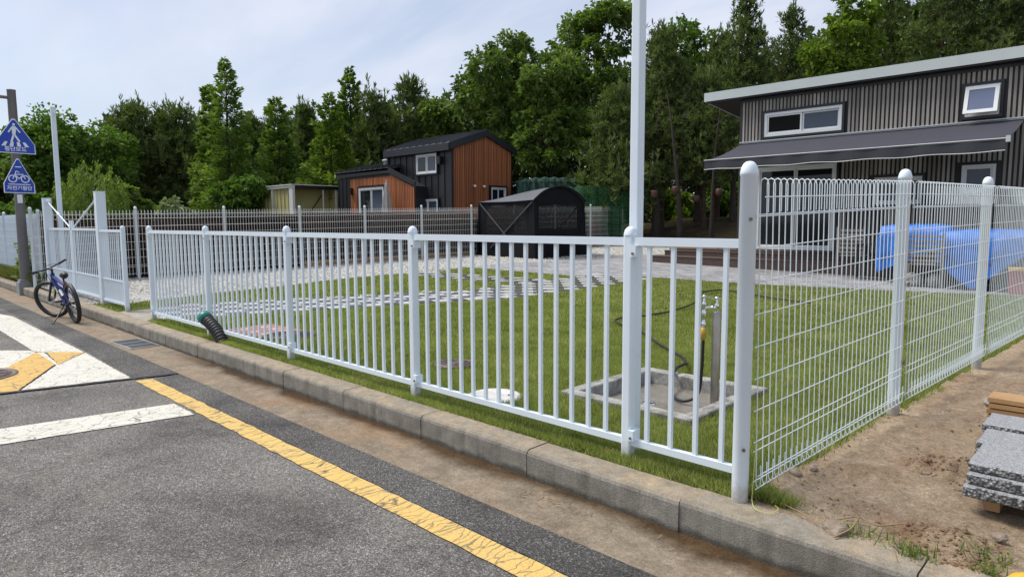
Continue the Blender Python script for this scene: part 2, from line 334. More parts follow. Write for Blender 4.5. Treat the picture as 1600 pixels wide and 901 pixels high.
def m_dirt():
    m, nt, b = mat_base('sandy_dirt', 0.95, 0, 0.2); v = coords(nt)
    f = noise(nt, 2.2, 8, 0.7, v, 0.5)
    c = ramp(nt, f, [(0.28, (0.22, 0.15, 0.092)), (0.46, (0.33, 0.245, 0.162)), (0.68, (0.44, 0.35, 0.25))])
    r = noise(nt, 0.95, 4, 0.6, v, 0.7); c = mix(nt, ramp(nt, r, [(0.56, 0.0), (0.72, 0.6)]), c, (0.20, 0.10, 0.05))
    s = noise(nt, 120, 4, 0.75, v); m2 = noise(nt, 26, 6, 0.8, v); c = mix(nt, 1.0, c, ramp(nt, m2, [(0.32, 0.62), (0.68, 1.3)]), 'MULTIPLY'); c = mix(nt, 1.0, c, ramp(nt, s, [(0.3, 0.55), (0.7, 1.4)]), 'MULTIPLY')
    nt.links.new(c, b.inputs['Base Color']); bump(nt, b, mathn(nt, 'ADD', mathn(nt, 'MULTIPLY', noise(nt, 18, 8, 0.78, v), 3.0), s), 0.55, 0.025); return m
M['dirt'] = m_dirt()
def m_gravel():
    m, nt, b = mat_base('pale_gravel', 0.9, 0, 0.2); v = coords(nt)
    vo = nt.nodes.new('ShaderNodeTexVoronoi'); vo.inputs['Scale'].default_value = 20; nt.links.new(v, vo.inputs['Vector'])
    g = nt.nodes.new('ShaderNodeSeparateColor'); nt.links.new(vo.outputs['Color'], g.inputs[0])
    c = ramp(nt, g.outputs[0], [(0.0, (0.17, 0.16, 0.14)), (0.6, (0.42, 0.40, 0.37)), (1.0, (0.62, 0.61, 0.58))])
    c = mix(nt, ramp(nt, vo.outputs['Distance'], [(0.35, 0.0), (0.75, 0.9)]), c, (0.05, 0.045, 0.04))
    nt.links.new(c, b.inputs['Base Color']); bump(nt, b, vo.outputs['Distance'], 0.9, 0.03); return m
M['gravel'] = m_gravel()
def m_lawn():
    m, nt, b = mat_base('lawn_ground', 0.95, 0, 0.1); v = coords(nt)
    f = noise(nt, 3, 6, 0.7, v); c = ramp(nt, f, [(0.3, (0.10, 0.12, 0.03)), (0.55, (0.16, 0.18, 0.05)), (0.75, (0.27, 0.22, 0.10))])
    s = noise(nt, 60, 4, 0.8, v); c = mix(nt, 1.0, c, ramp(nt, s, [(0.3, 0.45), (0.7, 1.5)]), 'MULTIPLY')
    nt.links.new(c, b.inputs['Base Color']); bump(nt, b, s, 0.9, 0.02); return m
M['lawn'] = m_lawn()
def m_bank():
    m, nt, b = mat_base('bank_leaf_litter', 0.95, 0, 0.1); v = coords(nt)
    f = noise(nt, 1.2, 7, 0.75, v); c = ramp(nt, f, [(0.3, (0.045, 0.05, 0.02)), (0.5, (0.075, 0.055, 0.035)), (0.75, (0.10, 0.12, 0.04))])
    s = noise(nt, 14, 5, 0.8, v); c = mix(nt, 1.0, c, ramp(nt, s, [(0.3, 0.5), (0.7, 1.4)]), 'MULTIPLY')
    nt.links.new(c, b.inputs['Base Color']); bump(nt, b, s, 0.9, 0.08); return m
M['bank'] = m_bank()
def m_paver():
    m, nt, b = mat_base('grey_block_paving', 0.8, 0, 0.3); v = coords(nt, (1, 1, 1), (0, 0, 0))
    br = nt.nodes.new('ShaderNodeTexBrick'); br.inputs['Scale'].default_value = 1.0
    br.inputs['Brick Width'].default_value = 0.225; br.inputs['Row Height'].default_value = 0.112; br.inputs['Mortar Size'].default_value = 0.006
    br.inputs['Color1'].default_value = (0.20, 0.20, 0.21, 1); br.inputs['Color2'].default_value = (0.36, 0.355, 0.36, 1); br.inputs['Mortar'].default_value = (0.11, 0.11, 0.11, 1)
    br.inputs['Bias'].default_value = 0.0; nt.links.new(v, br.inputs['Vector'])
    c = mix(nt, 1.0, br.outputs['Color'], ramp(nt, noise(nt, 1.5, 6, 0.7, v), [(0.3, 0.8), (0.7, 1.25)]), 'MULTIPLY')
    nt.links.new(c, b.inputs['Base Color']); bump(nt, b, br.outputs['Fac'], -0.4, 0.01); return m
M['paver'] = m_paver()

# foliage: colour from a per-vertex value that is constant within each leaf
def leafmat(name, dark, light, trans=0.35, rough=0.55):
    m = bpy.data.materials.new(name); m.use_nodes = True; nt = m.node_tree; nt.nodes.clear()
    out = nt.nodes.new('ShaderNodeOutputMaterial'); at = nt.nodes.new('ShaderNodeAttribute'); at.attribute_name = 'tone'
    c = ramp(nt, at.outputs['Fac'], [(0.0, dark), (1.0, light)])
    d = nt.nodes.new('ShaderNodeBsdfPrincipled'); d.inputs['Roughness'].default_value = rough; d.inputs['Specular IOR Level'].default_value = 0.25
    t = nt.nodes.new('ShaderNodeBsdfTranslucent'); ms = nt.nodes.new('ShaderNodeMixShader'); ms.inputs[0].default_value = trans
    nt.links.new(c, d.inputs['Base Color']); nt.links.new(mix(nt, 1.0, c, (1.1, 1.3, 0.5), 'MULTIPLY'), t.inputs[0])
    nt.links.new(d.outputs[0], ms.inputs[1]); nt.links.new(t.outputs[0], ms.inputs[2]); nt.links.new(ms.outputs[0], out.inputs[0])
    return m
M['leaf_pine'] = leafmat('pine_needles', (0.042, 0.064, 0.022), (0.175, 0.225, 0.068), 0.32)
M['leaf_meta'] = leafmat('feathery_conifer_leaves', (0.055, 0.105, 0.02), (0.24, 0.33, 0.065), 0.4)
M['leaf_meta_y'] = leafmat('yellow_green_conifer_leaves', (0.075, 0.125, 0.018), (0.20, 0.28, 0.035), 0.35)
M['leaf_broad'] = leafmat('broadleaf', (0.055, 0.10, 0.022), (0.25, 0.33, 0.075), 0.4)
M['leaf_maple'] = leafmat('bright_leaves', (0.09, 0.15, 0.018), (0.27, 0.36, 0.04), 0.35)
M['leaf_willow'] = leafmat('pale_weeping_leaves', (0.11, 0.17, 0.035), (0.29, 0.37, 0.09), 0.35)
M['leaf_bush'] = leafmat('bush_leaves', (0.055, 0.11, 0.02), (0.20, 0.32, 0.05), 0.35)
M['leaf_wood'] = leafmat('far_wood_leaves', (0.034, 0.058, 0.019), (0.12, 0.165, 0.042), 0.35)
M['leaf_pale'] = leafmat('pale_flowering_leaves', (0.10, 0.15, 0.05), (0.45, 0.47, 0.33), 0.3)
M['grass'] = leafmat('grass_blades', (0.12, 0.14, 0.035), (0.38, 0.43, 0.14), 0.4)
for n_ in M['grass'].node_tree.nodes:
    if n_.type == 'VALTORGB':
        e_ = n_.color_ramp.elements; e_[1].position = 0.66; e3 = e_.new(0.80); e3.color = (0.50, 0.48, 0.22, 1); e4 = e_.new(1.0); e4.color = (0.58, 0.45, 0.25, 1)
M['weed'] = leafmat('weed_leaves', (0.09, 0.13, 0.03), (0.24, 0.31, 0.08), 0.3)
M['dry_grass'] = leafmat('dry_roadside_grass', (0.06, 0.085, 0.02), (0.26, 0.25, 0.09), 0.3)

# ------------------------------------------------------------------ object helpers
def tag(o, label=None, cat=None, group=None, kind=None):
    if label: o['label'] = label
    if cat: o['category'] = cat
    if group: o['group'] = group
    if kind: o['kind'] = kind
    return o
def thing(name, loc, rz=0.0, label=None, cat=None, group=None):
    o = bpy.data.objects.new(name, None); C.objects.link(o); o.empty_display_size = 0.2
    o.location = loc; o.rotation_euler = (0, 0, rz); return tag(o, label, cat, group)
def link(name, me, parent=None, loc=(0, 0, 0), rot=(0, 0, 0), scale=None):
    o = bpy.data.objects.new(name, me); C.objects.link(o)
    if parent is not None: o.parent = parent
    o.location = loc; o.rotation_euler = rot
    if scale: o.scale = scale
    return o
class MB:
    def __init__(s): s.v = []; s.f = []; s.mi = []; s.sm = []; s.cur = 0
    def add(s, vs, fs, smooth=False):
        o = len(s.v); s.v += [tuple(x) for x in vs]
        for f in fs: s.f.append(tuple(i+o for i in f)); s.mi.append(s.cur); s.sm.append(smooth)
        return s
    def box(s, x0, x1, y0, y1, z0, z1, M4=None):
        vs = [Vector((x, y, z)) for z in (z0, z1) for y in (y0, y1) for x in (x0, x1)]
        if M4: vs = [M4 @ v for v in vs]
        return s.add(vs, [(0, 2, 3, 1), (4, 5, 7, 6), (0, 1, 5, 4), (2, 6, 7, 3), (0, 4, 6, 2), (1, 3, 7, 5)])
    def prism(s, poly, a0, a1, axis='z'):
        n = len(poly)
        def P(p, a): return (p[0], p[1], a) if axis == 'z' else ((p[0], a, p[1]) if axis == 'y' else (a, p[0], p[1]))
        vs = [P(p, a0) for p in poly] + [P(p, a1) for p in poly]
        fs = [tuple(reversed(range(n))), tuple(range(n, 2*n))] + [(i, (i+1) % n, n+(i+1) % n, n+i) for i in range(n)]
        return s.add(vs, fs)
    def tube(s, pts, r, n=8, caps=True, flat=None):
        pts = [Vector(p) for p in pts]; k = len(pts); rr = r if isinstance(r, (list, tuple)) else [r]*k
        vs = []; up = Vector((0, 0, 1)); prev = None
        for i, p in enumerate(pts):
            t = (pts[min(i+1, k-1)] - pts[max(i-1, 0)])
            if t.length < 1e-9: t = Vector((0, 0, 1))
            t.normalize()
            if prev is None:
                a = t.cross(up if abs(t.z) < 0.95 else Vector((1, 0, 0))).normalized()
            else:
                a = prev - t*prev.dot(t)
                a = a.normalized() if a.length > 1e-6 else t.orthogonal().normalized()
            prev = a; b = t.cross(a)
            for j in range(n):
                an = 2*PI*j/n
                vs.append(p + (a*math.cos(an) + b*math.sin(an))*rr[i])
        fs = [(i*n+j, i*n+(j+1) % n, (i+1)*n+(j+1) % n, (i+1)*n+j) for i in range(k-1) for j in range(n)]
        s.add(vs, fs, n > 4)
        if caps:
            s.add([vs[j] for j in range(n)], [tuple(reversed(range(n)))]); s.add([vs[(k-1)*n+j] for j in range(n)], [tuple(range(n))])
        return s
    def lathe(s, prof, n=24, c=(0, 0, 0), smooth=True):
        vs = []; k = len(prof)
        for r, z in prof:
            for j in range(n):
                a = 2*PI*j/n; vs.append((c[0]+r*math.cos(a), c[1]+r*math.sin(a), c[2]+z))
        fs = [(i*n+j, i*n+(j+1) % n, (i+1)*n+(j+1) % n, (i+1)*n+j) for i in range(k-1) for j in range(n)]
        return s.add(vs, fs, smooth)
    def torus(s, c, ax, R, r, n=32, k=8, sx=1.0):
        ax = Vector(ax).normalized(); a = ax.orthogonal().normalized(); b = ax.cross(a); c = Vector(c); vs = []
        for i in range(n):
            t = 2*PI*i/n; d = a*math.cos(t)+b*math.sin(t)
            for j in range(k):
                p = 2*PI*j/k; vs.append(c + d*(R+r*math.cos(p)) + ax*(r*math.sin(p)*sx))
        return s.add(vs, [(i*k+j, i*k+(j+1) % k, ((i+1) % n)*k+(j+1) % k, ((i+1) % n)*k+j) for i in range(n) for j in range(k)], True)
    def mesh(s, name, mats):
        me = bpy.data.meshes.new(name); me.from_pydata(s.v, [], s.f)
        for m in (mats if isinstance(mats, (list, tuple)) else [mats]): me.materials.append(m)
        me.polygons.foreach_set('material_index', s.mi); me.polygons.foreach_set('use_smooth', s.sm); me.update(); return me
    def build(s, name, mats, parent=None, loc=(0, 0, 0), rot=(0, 0, 0)):
        return link(name, s.mesh(name, mats), parent, loc, rot)
def bevelled(x0, x1, y0, y1, z0, z1, bv=0.008, seg=1):
    bm = bmesh.new(); bmesh.ops.create_cube(bm, size=1)
    for v in bm.verts: v.co = Vector(((x0+x1)/2+v.co.x*(x1-x0), (y0+y1)/2+v.co.y*(y1-y0), (z0+z1)/2+v.co.z*(z1-z0)))
    bmesh.ops.bevel(bm, geom=bm.edges[:], offset=bv, segments=seg, affect='EDGES')
    return bm
def bm_mesh(bm, name, mats):
    me = bpy.data.meshes.new(name); bm.to_mesh(me); bm.free()
    for m in (mats if isinstance(mats, (list, tuple)) else [mats]): me.materials.append(m)
    return me

GA, GB, GC = -0.7005, 0.7136, 12.5
def gz(x, y): return 0.027*max(0.0, GA*x+GB*y-GC)
def smooth(t): t = max(0.0, min(1.0, t)); return t*t*(3-2*t)
def sheet(name, poly, m, off=0.0, height=None, parent=None, holes=()):
    """flat region of ground that follows the gentle rise of the yard"""
    bm = bmesh.new(); vs = [bm.verts.new((p[0], p[1], 0)) for p in poly]; bm.faces.new(vs)
    bmesh.ops.bisect_plane(bm, geom=bm.verts[:]+bm.edges[:]+bm.faces[:], plane_co=(0, GC/GB, 0), plane_no=(GA, GB, 0))
    for h in holes:
        for co, no in (((h[0], 0, 0), (1, 0, 0)), ((h[1], 0, 0), (1, 0, 0)), ((0, h[2], 0), (0, 1, 0)), ((0, h[3], 0), (0, 1, 0))):
            bmesh.ops.bisect_plane(bm, geom=bm.verts[:]+bm.edges[:]+bm.faces[:], plane_co=co, plane_no=no)
        kill = [f for f in bm.faces if h[0] < f.calc_center_median().x < h[1] and h[2] < f.calc_center_median().y < h[3]]
        bmesh.ops.delete(bm, geom=kill, context='FACES')
    bmesh.ops.triangulate(bm, faces=bm.faces[:])
    for v in bm.verts: v.co.z = (height if height is not None else gz(v.co.x, v.co.y)) + off
    for f in bm.faces:
        if f.normal.z < 0: f.normal_flip()
    bm.normal_update()
    for f in bm.faces:
        if f.normal.z < 0: f.normal_flip()
    return link(name, bm_mesh(bm, name, m), parent)
def rag(poly, amp=0.006, step=0.035):
    out = []; n = len(poly)
    for i in range(n):
        (x0, y0), (x1, y1) = poly[i], poly[(i+1) % n]; L = math.hypot(x1-x0, y1-y0); k = min(400, max(1, int(L/step)))
        for j in range(k):
            t = j/k; a = amp*random.gauss(0, 0.55) if j else 0; out.append((x0+(x1-x0)*t-(y1-y0)/L*a, y0+(y1-y0)*t+(x1-x0)/L*a))
    return out
def inpoly(x, y, poly):
    x = np.asarray(x); y = np.asarray(y); r = np.zeros(x.shape, bool); n = len(poly)
    for i in range(n):
        x1, y1 = poly[i]; x2, y2 = poly[(i+1) % n]
        if y1 == y2: continue
        c = ((y1 > y) != (y2 > y)) & (x < (x2-x1)*(y-y1)/(y2-y1)+x1)
        r ^= c
    return r
def np_mesh(name, V, F, m, tone=None):
    """V (n,3), F (k, 3 or 4) numpy -> mesh with an optional per-vertex 'tone'"""
    me = bpy.data.meshes.new(name); V = np.ascontiguousarray(V, dtype=np.float32); F = np.ascontiguousarray(F, dtype=np.int32)
    k = F.shape[1]; me.vertices.add(len(V)); me.vertices.foreach_set('co', V.ravel())
    me.loops.add(F.size); me.loops.foreach_set('vertex_index', F.ravel())
    me.polygons.add(len(F)); me.polygons.foreach_set('loop_start', np.arange(0, F.size, k, dtype=np.int32))
    me.polygons.foreach_set('loop_total', np.full(len(F), k, dtype=np.int32))
    if tone is not None:
        a = me.attributes.new('tone', 'FLOAT', 'POINT'); a.data.foreach_set('value', np.ascontiguousarray(tone, dtype=np.float32))
    me.materials.append(m); me.update(calc_edges=True); return me
# ================================================================== THE SETTING
RZ = -0.17                                                   # road level
def rect(x0, x1, y0, y1): return [(x0, y0), (x1, y0), (x1, y1), (x0, y1)]
bm = bmesh.new(); bm.faces.new([bm.verts.new(p) for p in ((-700, -700, -0.45), (700, -700, -0.45), (700, 700, -0.45), (-700, 700, -0.45))])
tag(link('terrain', bm_mesh(bm, 'terrain', M['bank'])), kind='structure')
tag(sheet('road', rect(-160, 120, -14, 2.38), M['asphalt'], RZ, 0), kind='structure')
tag(sheet('asphalt_patch', [(-7.0, 2.12), (-0.5, 2.12), (40, 2.14), (40, 2.379), (-7.1, 2.379)], M['asphalt_dark'], RZ+0.004, 0), kind='structure')
tag(sheet('asphalt_patch', [(-9.6, 2.06), (-7.12, 2.0), (-7.1, 2.379), (-40, 2.379), (-40, 2.2)], M['asphalt_dark'], RZ+0.004, 0), kind='structure')
tag(sheet('gutter', rect(-160, 120, 2.38, 2.83), M['gutter'], RZ+0.002, 0), kind='structure')

# kerb: a run of 1 m concrete stones, the near ones each on their own
kerb = tag(thing('kerb', (0, 0, 0)), kind='structure')
def kerb_mesh(L):
    prof = [(2.812, -0.30), (2.812, -0.028), (2.818, -0.012), (2.832, 0.0), (3.00, 0.004), (3.00, -0.30)]
    b = MB(); b.prism(prof, 0.0015, L-0.0005, 'x'); return b.mesh('kerb_stone', M['kerb_top'])
km = [kerb_mesh(1.02) for _ in range(1)]
x = 8.63; k = 0
while x > -34:
    o = link('kerb_stone', km[0], kerb, (x, random.uniform(-0.004, 0.004), random.uniform(-0.004, 0.003)), (0, 0, random.uniform(-0.003, 0.003)))
    x -= 1.025
b = MB(); b.prism([(2.812, -0.30), (2.812, -0.02), (2.83, 0.0), (3.00, 0.004), (3.00, -0.30)], -150, x+1.02, 'x'); tag(b.build('kerb_run', M['kerb_top'], kerb), kind='stuff')
b = MB(); b.prism([(2.812, -0.30), (2.812, -0.02), (2.83, 0.0), (3.00, 0.004), (3.00, -0.30)], 9.66, 110, 'x'); tag(b.build('kerb_run', M['kerb_top'], kerb), kind='stuff')

# road markings, each a thin sheet of paint
tag(sheet('yellow_edge_line', rag([(-7.07, 1.965), (-7.04, 2.11), (30, 2.095), (30, 1.945)]), M['paint_yellow'], RZ+0.006, 0), kind='structure')
tag(sheet('white_crosswalk_line', rag([(-6.15, 0.60), (-5.92, 1.93), (-5.46, 1.93), (-5.70, 0.60), (-6.3, -3.5), (-6.9, -3.5)]), M['paint_white'], RZ+0.006, 0), kind='structure')
zone = tag(thing('painted_crossing_zone', (0, 0, 0)), kind='structure')
sheet('white_field', rag([(-9.08, 2.01), (-7.17, 1.97), (-7.36, 1.08), (-8.52, 1.62)]), M['paint_white'], RZ+0.006, 0, zone)
sheet('white_field', rag([(-13.6, 2.01), (-9.12, 2.01), (-9.46, 1.68), (-9.62, 1.60), (-11.9, 1.60), (-13.9, 1.2), (-14.2, 1.9)]), M['paint_white'], RZ+0.006, 0, zone)
sheet('white_field', rag([(-9.47, 1.672), (-9.53, 1.606), (-8.45, 1.598), (-8.35, 1.64), (-8.52, 1.63)]), M['paint_white'], RZ+0.005, 0, zone)
sheet('white_field', rag([(-9.72, 1.585), (-9.52, 1.60), (-8.62, 1.16), (-9.0, 0.9), (-10.2, 1.15)]), M['paint_white'], RZ+0.006, 0, zone)
sheet('yellow_band', rag([(-9.52, 1.606), (-8.54, 1.60), (-7.38, 1.07), (-7.46, 0.90), (-7.9, 0.3), (-8.7, 0.3), (-8.62, 1.155)]), M['paint_yellow_zone'], RZ+0.010, 0, zone)
sheet('yellow_band', rag([(-9.43, 1.69), (-9.10, 2.008), (-8.50, 1.625)]), M['paint_yellow_zone'], RZ+0.010, 0, zone)
def ragged(x0, y0, x1, y1, w, n, m, name, z):
    pts = []; q = []
    for i in range(n+1):
        t = i/n; px = x0+(x1-x0)*t; py = y0+(y1-y0)*t; L = math.hypot(x1-x0, y1-y0); nx, ny = -(y1-y0)/L, (x1-x0)/L
        a = w*random.uniform(0.5, 1.2); c = w*random.uniform(0.5, 1.2)
        pts.append((px+nx*a, py+ny*a)); q.append((px-nx*c, py-ny*c))
    return tag(sheet(name, pts+q[::-1], m, z, 0), kind='structure')
ragged(-7.9, -1.2, -7.09, 2.37, 0.03, 50, M['tar'], 'tar_seam', RZ+0.0135)

# manhole cover in the road (left edge)
def cover(name, x, y, z, r, m, label, rings=(0.35, 0.62, 0.88), cat='manhole cover'):
    t = thing(name, (x, y, z), 0.3, label, cat)
    b = MB(); b.lathe([(0, 0.0), (r*0.99, 0.0), (r*1.0, 0.006), (r*1.09, 0.006), (r*1.1, -0.01)], 40); b.build('frame', m, t)
    b = MB(); b.lathe([(0, 0.008), (r*0.93, 0.008), (r*0.95, 0.001)], 40)
    for q in rings: b.torus((0, 0, 0.009), (0, 0, 1), r*q, 0.006, 36, 6, 1)
    for i in range(12):
        a = PI*i/6; b.box(r*0.4, r*0.86, -0.006, 0.006, 0.006, 0.014, Matrix.Rotation(a, 4, 'Z'))
    b.build('cover', m, t); return t
cover('manhole_cover', -8.42, 0.86, RZ+0.012, 0.36, M['iron_red'], 'round brown iron manhole cover set in the yellow painted road zone')

# drain grate in the gutter
t = thing('drain_grate', (-9.28, 2.60, RZ+0.006), 0.05, 'rectangular grey steel drain grate in the gutter beside the kerb', 'drain grate')
b = MB(); b.box(-0.36, 0.36, -0.16, 0.16, -0.006, 0.0015); b.build('pit_shade', M['interior'], t)  # flat black plate painted as the shade below the bars
b = MB(); b.box(-0.37, 0.37, -0.17, -0.15, -0.005, 0.008); b.box(-0.37, 0.37, 0.15, 0.17, -0.005, 0.008)
for q in (-0.37, -0.125, 0.12, 0.35): b.box(q, q+0.02, -0.149, 0.149, -0.005, 0.008)
b.build('frame', M['alu'], t)
gm = MB().box(-0.006, 0.006, -0.148, 0.148, -0.004, 0.006).mesh('grate_bar', M['grate'])
for i in range(28):
    link('grate_bar', gm, t, (-0.335+i*0.0245, 0, 0))

# yard ground sheets
BX = (-3.32, -2.18, 3.92, 5.12)                              # outer outline of the washing basin
LAWN_EDGE = [(-12.9, 3.0), (-12.5, 3.5), (-13.07, 5.16), (-13.11, 6.5), (-13.36, 7.5), (-13.43, 9.3), (-13.4, 11.9)]
GRAVEL = [(-12.9, 3.0), (-12.5, 3.5), (-12.9, 4.4), (-13.07, 5.16), (-13.11, 6.5), (-13.36, 7.5), (-13.5, 8.5), (-13.43, 9.3), (-13.0, 10.5), (-13.2, 11.2), (-13.4, 11.9), (-13.3, 13.5), (-13.06, 15.24), (-12.48, 18.8), (-9.0, 19.4), (-9.0, 23.6), (-16.5, 23.6), (-17.4, 3.0)]
PATIO = [(-13.4, 11.9), (-11.7, 12.02), (-9.82, 12.15), (-8.72, 13.15), (-6.45, 13.34), (-3.64, 14.2), (-1.74, 14.8), (9, 17.0), (9, 18.5), (-9.0, 19.4), (-12.48, 18.8), (-13.06, 15.24), (-13.3, 13.5)]
hole = (BX[0]+0.05, BX[1]-0.05, BX[2]+0.05, BX[3]-0.05)
FX0, FX1 = -1.36, -0.62
tag(sheet('lawn', [(-17.4, 3.0), (-1.42, 3.0), (-0.55, 16.5), (9, 17.2), (9, 24), (-16.5, 24)], M['lawn'], 0.0, None, None, [hole]), kind='structure')
tag(sheet('gravel_bed', GRAVEL, M['gravel'], 0.005), kind='structure')
tag(sheet('block_paving', PATIO, M['paver'], 0.009), kind='structure')
tag(sheet('gate_apron', [(-11.45, 3.0), (-10.1, 3.0), (-10.05, 3.30), (-10.75, 3.62), (-11.5, 3.45)], M['apron'], 0.006), kind='structure')
# dirt to the right of the mesh fence, a fine uneven surface near the camera
def dirt_h(x, y):
    from mathutils import noise as N
    h = 0.02*N.noise(Vector((x*1.3, y*1.3, 0)))+0.020*N.noise(Vector((x*4, y*5, 3)))+0.012*N.noise(Vector((x*13, y*13, 5)))+0.006*N.noise(Vector((x*31, y*31, 5)))
    edge = smooth((y-3.02)/0.25)
    base = 0.012*max(0, y-3.4)*0.9
    for (mx_, my_, mr, mh) in ((-0.70, 4.15, 0.34, 0.055), (-0.52, 3.18, 0.22, 0.050), (-0.30, 4.9, 0.5, 0.04), (-1.0, 3.22, 0.16, 0.02)):
        d = math.hypot(x-mx_, y-my_)/mr
        if d < 1: base += mh*(1-d*d)**2*(1+0.8*N.noise(Vector((x*14, y*14, 0))))
    return -0.002 + edge*(base+h)
def grid(name, xs, ys, hf, m):
    V = []; F = []
    for y in ys:
        for x in xs: V.append((x, y, hf(x, y)))
    n = len(xs)
    for j in range(len(ys)-1):
        for i in range(n-1): a = j*n+i; F.append((a, a+1, a+n+1, a+n))
    me = bpy.data.meshes.new(name); me.from_pydata(V, [], F); me.materials.append(m)
    me.polygons.foreach_set('use_smooth', [True]*len(F)); return link(name, me)
fx = lambda y: -1.40+(y-3.0)*0.0655                          # line of the right mesh fence
V = []; F = []; ys = list(np.linspace(3.0, 7.0, 220))+list(np.linspace(7.1, 14, 50))+list(np.linspace(14.5, 60, 40))
us = list(np.linspace(0, 3, 160))+list(np.linspace(3.2, 60, 40)); n = len(us)
for y in ys:
    for u in us:
        x = fx(min(y, 24))+u+(-0.03 if u == 0 else 0); V.append((x, y, dirt_h(x, y)))
for j in range(len(ys)-1):
    for i in range(n-1): a = j*n+i; F.append((a, a+1, a+n+1, a+n))
me = bpy.data.meshes.new('dirt_ground'); me.from_pydata(V, [], F); me.materials.append(M['dirt']); me.polygons.foreach_set('use_smooth', [True]*len(F))
tag(link('dirt_ground', me), kind='structure')

# ground outside the yard: the neighbour's raised plot and the wooded bank
def bank_h(x, y):
    from mathutils import noise as N
    n_ = 0.10*N.noise(Vector((x*0.5, y*0.5, 0)))
    h = 0.25+smooth((y-22.6)/4.5)*1.25
    left = 0.9
    w = smooth((-16.0-x)/2.0)
    if x < -17.3: h = left*smooth((y-3.1)/4.0)+0.0*w + max(0, y-24)*0.03
    return h + n_*smooth((y-3.3)/1.0) - 0.01
tag(grid('bank', list(np.arange(-16.1, 60, 1.2)), list(np.arange(23.55, 90, 1.2)), bank_h, M['bank']), kind='structure')
tag(grid('neighbouring_ground', list(np.arange(-140, -60, 8.0))+list(np.arange(-60, -17.9, 1.2))+[-17.62], list(np.arange(3.0, 24, 1.0))+list(np.arange(24, 100, 3.0)), bank_h, M['bank']), kind='structure')
tag(grid('neighbouring_ground', [-17.62, -16.1], list(np.arange(24.2, 100, 3.0)), lambda x, y: bank_h(-18, y)*0.5+bank_h(-16, y)*0.5, M['bank']), kind='structure')
tag(grid('verge', list(np.arange(-120, -16.5, 1.5)), [3.0, 3.3, 4.0], lambda x, y: 0.02*(y-3.0), M['bank']), kind='structure')

# chequered tile paths, tile by tile
path = tag(thing('chequered_path', (0, 0, 0)), kind='structure')
TS = 0.30
tmeshes = {}
def tile_mesh(key, m):
    bm = bevelled(-TS/2+0.004, TS/2-0.004, -TS/2+0.004, TS/2-0.004, 0, 0.03, 0.006); return bm_mesh(bm, 'paving_tile', m)
tm = [tile_mesh(0, M['tile_white']), tile_mesh(1, M['tile_dark'])]
slope = math.atan(0.027)
def run(x0, y0, x1, y1, rows, start=0, edge_white=True):
    L = math.hypot(x1-x0, y1-y0); n = int(L/TS); ang = math.atan2(y1-y0, x1-x0); dx_, dy_ = math.cos(ang), math.sin(ang)
    for i in range(n):
        for j in range(rows):
            a = (i+0.5)*TS; c = (j-(rows-1)/2)*TS; px = x0+dx_*a-dy_*c; py = y0+dy_*a+dx_*c
            z = gz(px, py)
            ob = link('paving_tile', tm[(i+j+start) % 2], path, (px, py, z-0.018-0.004*start+random.uniform(-0.0015, 0.0015)))
            if z > 0.001: ob.rotation_euler = Vector((GA*-0.027, GB*-0.027, 1)).to_track_quat('Z', 'Y').to_euler(); q = ob.rotation_euler.to_matrix(); ob.rotation_euler = (q.to_quaternion() @ Euler((0, 0, 0)).to_quaternion()).to_euler(); ob.rotation_euler.z += ang
            else: ob.rotation_euler = (0, 0, ang)
run(-10.95, 3.42, -9.30, 8.55, 6)
run(-9.12, 8.10, -9.02, 13.0, 5, 1)
run(-9.78, 10.78, -13.15, 10.05, 3)
PATHPOLY = [[(-11.9, 3.3), (-10.0, 3.3), (-8.25, 7.95), (-8.2, 13.2), (-9.7, 13.2), (-9.8, 8.7)], [(-9.7, 10.2), (-13.3, 9.5), (-13.3, 10.6), (-9.7, 11.4)]]

# red chequered paving slab square near the kerb, and covers in the lawn
sq = tag(thing('red_paving_square', (-8.05, 3.74, 0.0), 0.05, 'faded red and white chequered paving square in the lawn beside the black cover', 'paving square'))
rt = [MB().box(-0.062, 0.062, -0.062, 0.062, -0.01, 0.012).mesh('small_tile', mm) for mm in (M['tile_red'], M['tile_white'])]
for i in range(7):
    for j in range(5): link('small_tile', rt[1 if (i % 2 and j % 2) else 0], sq, (-0.39+i*0.13, -0.26+j*0.13, random.uniform(0, 0.003)))
cover('black_manhole_cover', -7.45, 3.78, 0.018, 0.27, M['iron'], 'large black iron manhole cover in the lawn next to the red paving square')
cover('round_drain_cover', -4.76, 4.06, 0.020, 0.175, M['iron_red'], 'small dark round cover in the middle of the lawn near the fence', (0.3, 0.55, 0.8))
t = thing('white_concrete_lid', (-3.66, 3.53, -0.014), 0, 'pale round concrete lid half overgrown by grass behind the fence', 'concrete lid')
b = MB(); b.lathe([(0, 0.035), (0.19, 0.033), (0.215, 0.022), (0.22, -0.01)], 32); b.build('lid', M['lid_white'], t)
b = MB(); b.lathe([(0, 0.040), (0.018, 0.039), (0.02, 0.033)], 12, (0.11, 0.06, 0)); b.build('lift_ring', M['iron'], t)

